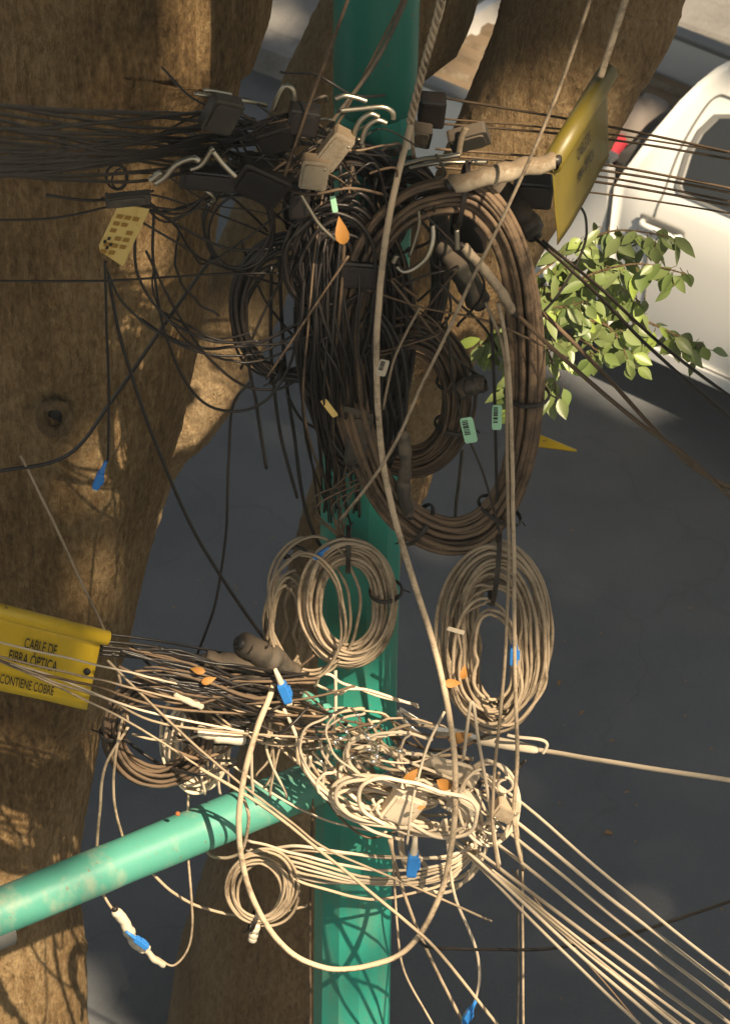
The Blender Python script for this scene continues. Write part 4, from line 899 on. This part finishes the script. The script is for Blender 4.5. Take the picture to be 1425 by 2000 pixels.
hook([(800,328,-.22),(850,318,-.24),(900,316,-.24),(950,316,-.22)], 4.4, 'lower steel rod reaching right from the post above the conduit', name='steel_rod')
hook([(775,520,-.32),(790,530,-.33),(815,520,-.33),(835,500,-.33),(845,470,-.32),(845,440,-.3)], 4.8, 'steel hook curving at the post inside the huge coil')
hook([(768,512,-.33),(775,498,-.33)], 5.2, 'bright cut tip of the steel hook inside the huge coil', name='steel_tip')
hook([(892,448,-.36),(893,486,-.36)], 4.8, 'short vertical steel bolt inside the top of the huge coil', name='steel_bolt')
hook([(815,400,-.3),(818,440,-.3),(800,500,-.3)], 3.4, 'thin steel stay hanging at the post inside the huge coil', name='steel_rod')
hook([(585,375,-.4),(605,410,-.4),(625,440,-.4),(655,468,-.4)], 3.8, 'slim grey spike running from the beige box to the orange leaf', 'steel', 'steel_rod')
hook([(910,248,-.06),(900,270,-.06),(895,300,-.06)], 6.0, 'bent pipe end on the slanted grey plate', 'conduit', 'pipe_end')

jr = random.Random(44)
for i in range(18):
    x = jr.gauss(560,80); y = jr.gauss(290,50)
    if jr.random() < .3: x = jr.uniform(720,1000); y = jr.gauss(330,35)
    a = jr.uniform(-1.2,1.4); l = jr.uniform(14,34); Y = jr.uniform(-.4,-.25)
    hook([(x-l*math.cos(a),y-l*math.sin(a),Y),(x,y,Y-.01),(x+l*.7*math.cos(a+.3),y+l*.7*math.sin(a+.3),Y),(x+l*math.cos(a+1.0),y+l*math.sin(a+1.0),Y+.01)], jr.uniform(2.2,3.8), 'one of the small dull wire clips jumbled between the boxes at the post top', jr.choice(['steel','greyc','greyc','brown']), 'wire_clip')['group'] = 'small clips jumbled at the post top'
for i in range(30):
    x = jr.uniform(400,700); y = jr.gauss(290,55); L_ = jr.uniform(70,170); a = jr.gauss(.15,.45)
    cable([(x-L_*math.cos(a),y-L_*math.sin(a),-.3),(x-L_*.3,y+jr.uniform(-25,35),-.42),(x+L_*.4,y+jr.uniform(-25,35),-.42),(x+L_*math.cos(a),y+L_*math.sin(a)+10,-.28)], jr.uniform(1.6,3.0), jr.choice(['black','black','black','brown']), 'one of the short dark wires tangled over the boxes at the post top', group='short wires tangled at the post top', wob=2)
for i in range(14):
    x = jr.gauss(725,45); y = jr.gauss(1462,32); a = jr.uniform(-.6,1.6); l = jr.uniform(10,26)
    hook([(x-l*math.cos(a),y-l*math.sin(a),-.34),(x,y,-.38),(x+l*.8*math.cos(a+.3),y+l*.8*math.sin(a+.3),-.37)], jr.uniform(2.5,4.2), 'one of the small polished clips glinting in the sun at the crossing', 'bright', 'polished_clip')['group'] = 'polished clips at the crossing'
# blue connectors
def connector(x, y, Y, ang, s, label, body='blue'):
    d = np.array([math.sin(ang), 0, -math.cos(ang)]); sd = np.array([math.cos(ang),0,math.sin(ang)]); c = P(x,y,Y)
    mb = MB(); box(mb, c, sd*8*s*PX, d*22*s*PX, FW*8*s*PX, .2); o = mb.build('plug', M[body], smooth=False); tag(o, label, 'connector')
    mb = MB(); box(mb, c+sd*9*s*PX, sd*3*s*PX, d*9*s*PX, FW*5*s*PX, .2); mb.build('latch', M[body], o, smooth=False)
    mb = MB(); lathe(mb, c-d*22*s*PX, -d, [(0,6*s*PX),(16*s*PX,5*s*PX),(34*s*PX,3.2*s*PX),(34*s*PX,0)], 10); mb.build('boot', M['white' if body != 'blue' or s > 1 else body], o)
    mb = MB(); box(mb, c+d*25*s*PX, sd*5*s*PX, d*4*s*PX, FW*5*s*PX, .2); mb.build('tip', M['white'], o, smooth=False)
    return o
connector(192,938,-.33,-.35,.85,'blue plug hanging in front of the big left trunk')
connector(556,1352,-.36,.3,1.1,'blue plug with beige boot at the right end of the lower left bundle')
connector(1003,1280,-.37,.0,.95,'blue plug caught inside the tall hanging coil')
connector(805,1688,-.44,-.08,1.3,'large blue plug hanging over the right edge of the post below the crossing')
connector(913,1985,-.38,-.35,.9,'blue and white plug at the bottom edge, lowest of all','blue')
connector(276,1842,-.31,.75,.8,'blue collar plug on the inline connector under the arm')
connector(622,1084,-.26,-.8,.5,'tiny blue plug beside the knot of the round pale coil')
# green/white tags with bar code
def tagplate(x, y, Y, w_, h_, ang, m, label, marks=True):
    d = np.array([math.sin(ang), 0, -math.cos(ang)]); sd = np.array([math.cos(ang),0,math.sin(ang)]); c = P(x,y,Y)
    mb = MB(); box(mb, c, sd*w_*PX/2, d*h_*PX/2, FW*.0012, .2); o = mb.build('cable_tag', M[m], smooth=False); tag(o, label, 'tag')
    if marks:
        mb = MB(); q = random.Random(int(x)); yy = -.4
        while yy < .2:
            hgt = q.uniform(.01,.03); cc = c+d*h_*PX*yy-sd*w_*PX*.12+FW*.0019
            mb.add([cc-sd*w_*PX*.25-d*h_*PX*hgt, cc+sd*w_*PX*.2-d*h_*PX*hgt, cc+sd*w_*PX*.2+d*h_*PX*hgt, cc-sd*w_*PX*.25+d*h_*PX*hgt], [(0,1,2,3)]); yy += hgt*2+q.uniform(.015,.035)
        mb.build('bar_code', M['ink'], o, smooth=False)
    return o
tagplate(915,840,-.37,24,58,.2,'green_tag','pale green bar code tag on the right side of the brown round coil')
tagplate(970,815,-.34,18,56,.0,'green_tag','pale green bar code tag hanging inside the huge coil, near its right rim')
tagplate(747,718,-.42,18,36,-.25,'white','small white printed tag beside the thick long cable')
tagplate(652,398,-.4,10,34,.15,'green_tag','narrow green tag hanging under the beige terminal box',False)
tagplate(643,797,-.36,12,44,.55,'label','dull yellow strip tag on the dark bundle left of the post',False)
tagplate(688,802,-.34,34,12,-.3,'greyc','small grey translucent clip on the bundle at the post',False)
tagplate(890,1232,-.4,34,9,-.35,'white','thin whitish clip across the top of the tall coil',False)

# ------------------------------------------------------------------ lettering
def text_mesh(s, size, m, parent, origin, ux, uy, nrm, extr=.0006, bold=.0, sx=.8):
    cu = bpy.data.curves.new('lettering', 'FONT'); cu.body = s; cu.size = 1; cu.align_x = 'CENTER'; cu.extrude = 0; cu.offset = bold
    t = bpy.data.objects.new('tmp', cu); COL.objects.link(t); dg = bpy.context.evaluated_depsgraph_get(); dg.update()
    me = bpy.data.meshes.new_from_object(t.evaluated_get(dg)); bpy.data.objects.remove(t)
    co = np.empty(len(me.vertices)*3); me.vertices.foreach_get('co', co); co = co.reshape(-1,3)
    new = np.array(origin)+co[:,:1]*size*sx*np.array(ux)+co[:,1:2]*size*np.array(uy)+np.array(nrm)*extr
    me.vertices.foreach_set('co', new.ravel()); me.update(); me.materials.clear(); me.materials.append(m); me.name = 'lettering'
    o = bpy.data.objects.new('lettering', me); COL.objects.link(o); o.parent = parent; return o
def sign(A, B, Cd, roll_r, label, lines, flip=1, shear=.0, tornbottom=False, mt='yellow'):
    """A,B = ends of the rolled top edge (world), Cd = drop vector of the plate"""
    A, B, Cd = map(np.array, (A,B,Cd)); ux = (B-A)/np.linalg.norm(B-A); Wd = np.linalg.norm(B-A)
    nrm = np.cross(ux, Cd); nrm /= np.linalg.norm(nrm)
    if nrm@(CAM-A) < 0: nrm = -nrm
    mb = MB(); nu, nv = 24, 10; vs = []
    for sgn in (1,-1):
        for i in range(nu+1):
            for j in range(nv+1):
                u, v = i/nu, j/nv
                vs.append(A+(B-A)*u*(1 if sgn else 1)+Cd*v+nrm*(.004*math.sin(u*5)*v+.004*noise.noise(Vector((u*4,v*3,1)))+sgn*.0011))
    k = nv+1; off = (nu+1)*k; fs = []
    for i in range(nu):
        for j in range(nv):
            a = i*k+j; fs += [(a,a+1,a+k+1,a+k),(off+a,off+a+k,off+a+k+1,off+a+1)]
    for i in range(nu): fs += [(i*k+nv, off+i*k+nv, off+(i+1)*k+nv, (i+1)*k+nv),(i*k, (i+1)*k, off+(i+1)*k, off+i*k)]
    for j in range(nv): fs += [(j, off+j, off+j+1, j+1),(nu*k+j, nu*k+j+1, off+nu*k+j+1, off+nu*k+j)]
    mb.add(vs, fs); root = mb.build('warning_sign', M[mt]); tag(root, label, 'sign')
    mb = MB(); lathe(mb, A-Cd/np.linalg.norm(Cd)*roll_r*.7-ux*.003, ux, [(0,roll_r*.75),(0,roll_r),(Wd+.02,roll_r),(Wd+.02,roll_r*.75),(.02,roll_r*.72)], 28); mb.build('rolled_edge', M[mt], root)
    dn = Cd/np.linalg.norm(Cd)
    for s, u, v, sz in lines:
        text_mesh(s, sz, M['ink'], root, A+(B-A)*u+Cd*v, ux*flip, -dn, nrm, .0062, .010, .42)
    return root
A = P(-230,1145,-.52); B = P(197,1252,-.38); D = P(170,1389,-.38)-B
sA = sign(A, B, D, 15*PX, 'yellow fibre optic warning sign with rolled top, across the big left trunk at lower left', [('CABLE DE',.733,.33,.050),('FIBRA ÓPTICA',.71,.55,.052),('NO CONTIENE COBRE',.675,.88,.044)])
mb = MB(); lathe(mb, P(170,1312,-.4), (0,-1,.3), [(0,.010),(.004,.009),(.005,0)], 12); mb.build('hole', M['ink'], sA)
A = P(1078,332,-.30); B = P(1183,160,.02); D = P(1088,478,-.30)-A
sB = sign(A, B, D, 19*PX, 'dull yellow warning sign hanging edge on at upper right beside the right trunk', [('CABLE DE',.52,.35,.045),('FIBRA ÓPTICA',.52,.62,.040)], mt='yellow_shaded')
# small yellow tag at the right of the huge coil
mb = MB(); q = [P(1035,842,-.2),P(1126,879,-.22),P(1126,883,-.23),P(1040,872,-.2)]; bk = [p-FW*.003 for p in q]
mb.add(q+bk, [(0,1,2,3),(7,6,5,4),(0,4,5,1),(1,5,6,2),(2,6,7,3),(3,7,4,0)]); o = mb.build('yellow_label', M['yellow'], smooth=False); tag(o, 'small pointed yellow label sticking out right of the huge coil', 'label')
# yellowed tag on the left
pa = [(232,398),(292,408),(240,520),(195,490),(193,480)]
mb = MB(); f_ = [P(x,y,-.42) for x,y in pa]; bk = [p-FW*.003 for p in f_]; n = len(pa)
mb.add(f_+bk, [tuple(range(n)), tuple(range(2*n-1,n-1,-1))]+[(i,n+i,n+(i+1)%n,(i+1)%n) for i in range(n)])
yt = mb.build('yellowed_tag', M['label'], smooth=False); tag(yt, 'faded yellow printed card tag with dark blocks, in front of the left trunk', 'tag')
mb = MB(); e_a = np.array([60,10])/60.8; e_b = np.array([-52,112])/123.5
for r_ in range(6):
    for c_ in range(3):
        if (r_+c_) % 4 == 3: continue
        o_ = np.array([228,412])+e_a*(4+c_*16)+e_b*(6+r_*15)
        cs = [o_, o_+e_a*12, o_+e_a*12+e_b*8, o_+e_b*8]
        mb.add([P(x,y,-.422) for x,y in cs], [(0,1,2,3)])
mb.build('printed_block', mat('ochre_print', (.28,.15,.02), .7), yt, smooth=False)
mb = MB()
for q0 in ((203,468),(211,462),(214,474),(207,480)):
    cs = [(q0[0],q0[1]),(q0[0]+6,q0[1]+1),(q0[0]+4,q0[1]+7),(q0[0]-2,q0[1]+6)]; mb.add([P(x,y,-.4225) for x,y in cs], [(0,1,2,3)])
mb.build('printed_mark', M['ink'], yt, smooth=False)
fbox(250,388,-.46,78,20,20,-.12,'greyc','cable_clamp','dark grey clamp holding the yellowed tag','clamp')

# dry leaves caught in the cables and litter on the road
def dry(x, y, Y, s, ang, label, group=None, z=None):
    s = s*(.72 if z is None else 1); c = P(x,y,Y) if z is None else Pz(x,y,z); mb = MB(); d = np.array([math.cos(ang), -.15, math.sin(ang)]) if z is None else np.array([math.cos(ang), math.sin(ang), .05])
    leaf(mb, c-d*s/2, d, np.array([0,-.8,.6]) if z is None else np.array([.1,.1,1]), s, s*.27, .9); o = mb.build('dry_leaf', M['dry'])
    tag(o, label, 'leaf', group)
dry(668,458,-.42,.085,1.7,'bright orange dry leaf caught at the top of the huge coil near the post')
dry(405,1330,-.42,.05,.5,'small orange leaf scrap on the lower left bundle')
dry(388,1310,-.42,.05,2.8,'pale dry leaf scrap above the orange scrap on the lower left bundle')
dry(882,1335,-.40,.06,.1,'orange curled leaf caught low in the tall hanging coil, left one')
dry(905,1318,-.40,.05,1.5,'orange upright leaf caught low in the tall hanging coil, right one')
dry(895,1442,-.36,.08,.4,'orange yellow leaf lying on the guy cable grip')
dry(800,1520,-.42,.07,1.0,'orange dry leaf above the big sunlit beige box')
dry(870,1535,-.42,.08,-.6,'long yellow leaf beside the thick cable at the crossing')
dry(822,1578,-.44,.03,.3,'tiny orange leaf at the right edge of the big sunlit beige box')
lt = random.Random(11)
dry(1190,1625,0,.045,.3,'yellow green fallen leaf lying alone on the dark road', None, .012)
for i in range(26):
    x = lt.uniform(1060,1420); y = lt.uniform(1020,1960)
    dry(x,y,0,lt.uniform(.010,.022),lt.uniform(0,6),'one of the tiny dry leaf scraps scattered on the dark road', 'leaf scraps on the road', .01)
for i in range(8):
    dry(lt.uniform(330,560),lt.uniform(820,1200),0,lt.uniform(.010,.018),lt.uniform(0,6),'one of the tiny dry leaf scraps on the road between trunk and post', 'leaf scraps on the road left of the post', .01)

# ================================================================== HAZE (dusty sunlit air)
hm = bpy.data.materials.new('haze'); hm.use_nodes = True; hn = hm.node_tree
hn.nodes.remove(hn.nodes['Principled BSDF']); pv = hn.nodes.new('ShaderNodeVolumePrincipled')
pv.inputs['Color'].default_value = (.95,.90,.80,1); pv.inputs['Density'].default_value = .0045; pv.inputs['Anisotropy'].default_value = .2
hn.links.new(pv.outputs[0], hn.nodes['Material Output'].inputs['Volume'])
hb = MB(); hb.add([(x,y,z) for z in (-1.0,28.0) for x,y in ((-41,-41),(41,-41),(41,41),(-41,41))], [(3,2,1,0),(4,5,6,7),(0,1,5,4),(1,2,6,5),(2,3,7,6),(3,0,4,7)])
tag(hb.build('haze', hm, smooth=False), kind='stuff')
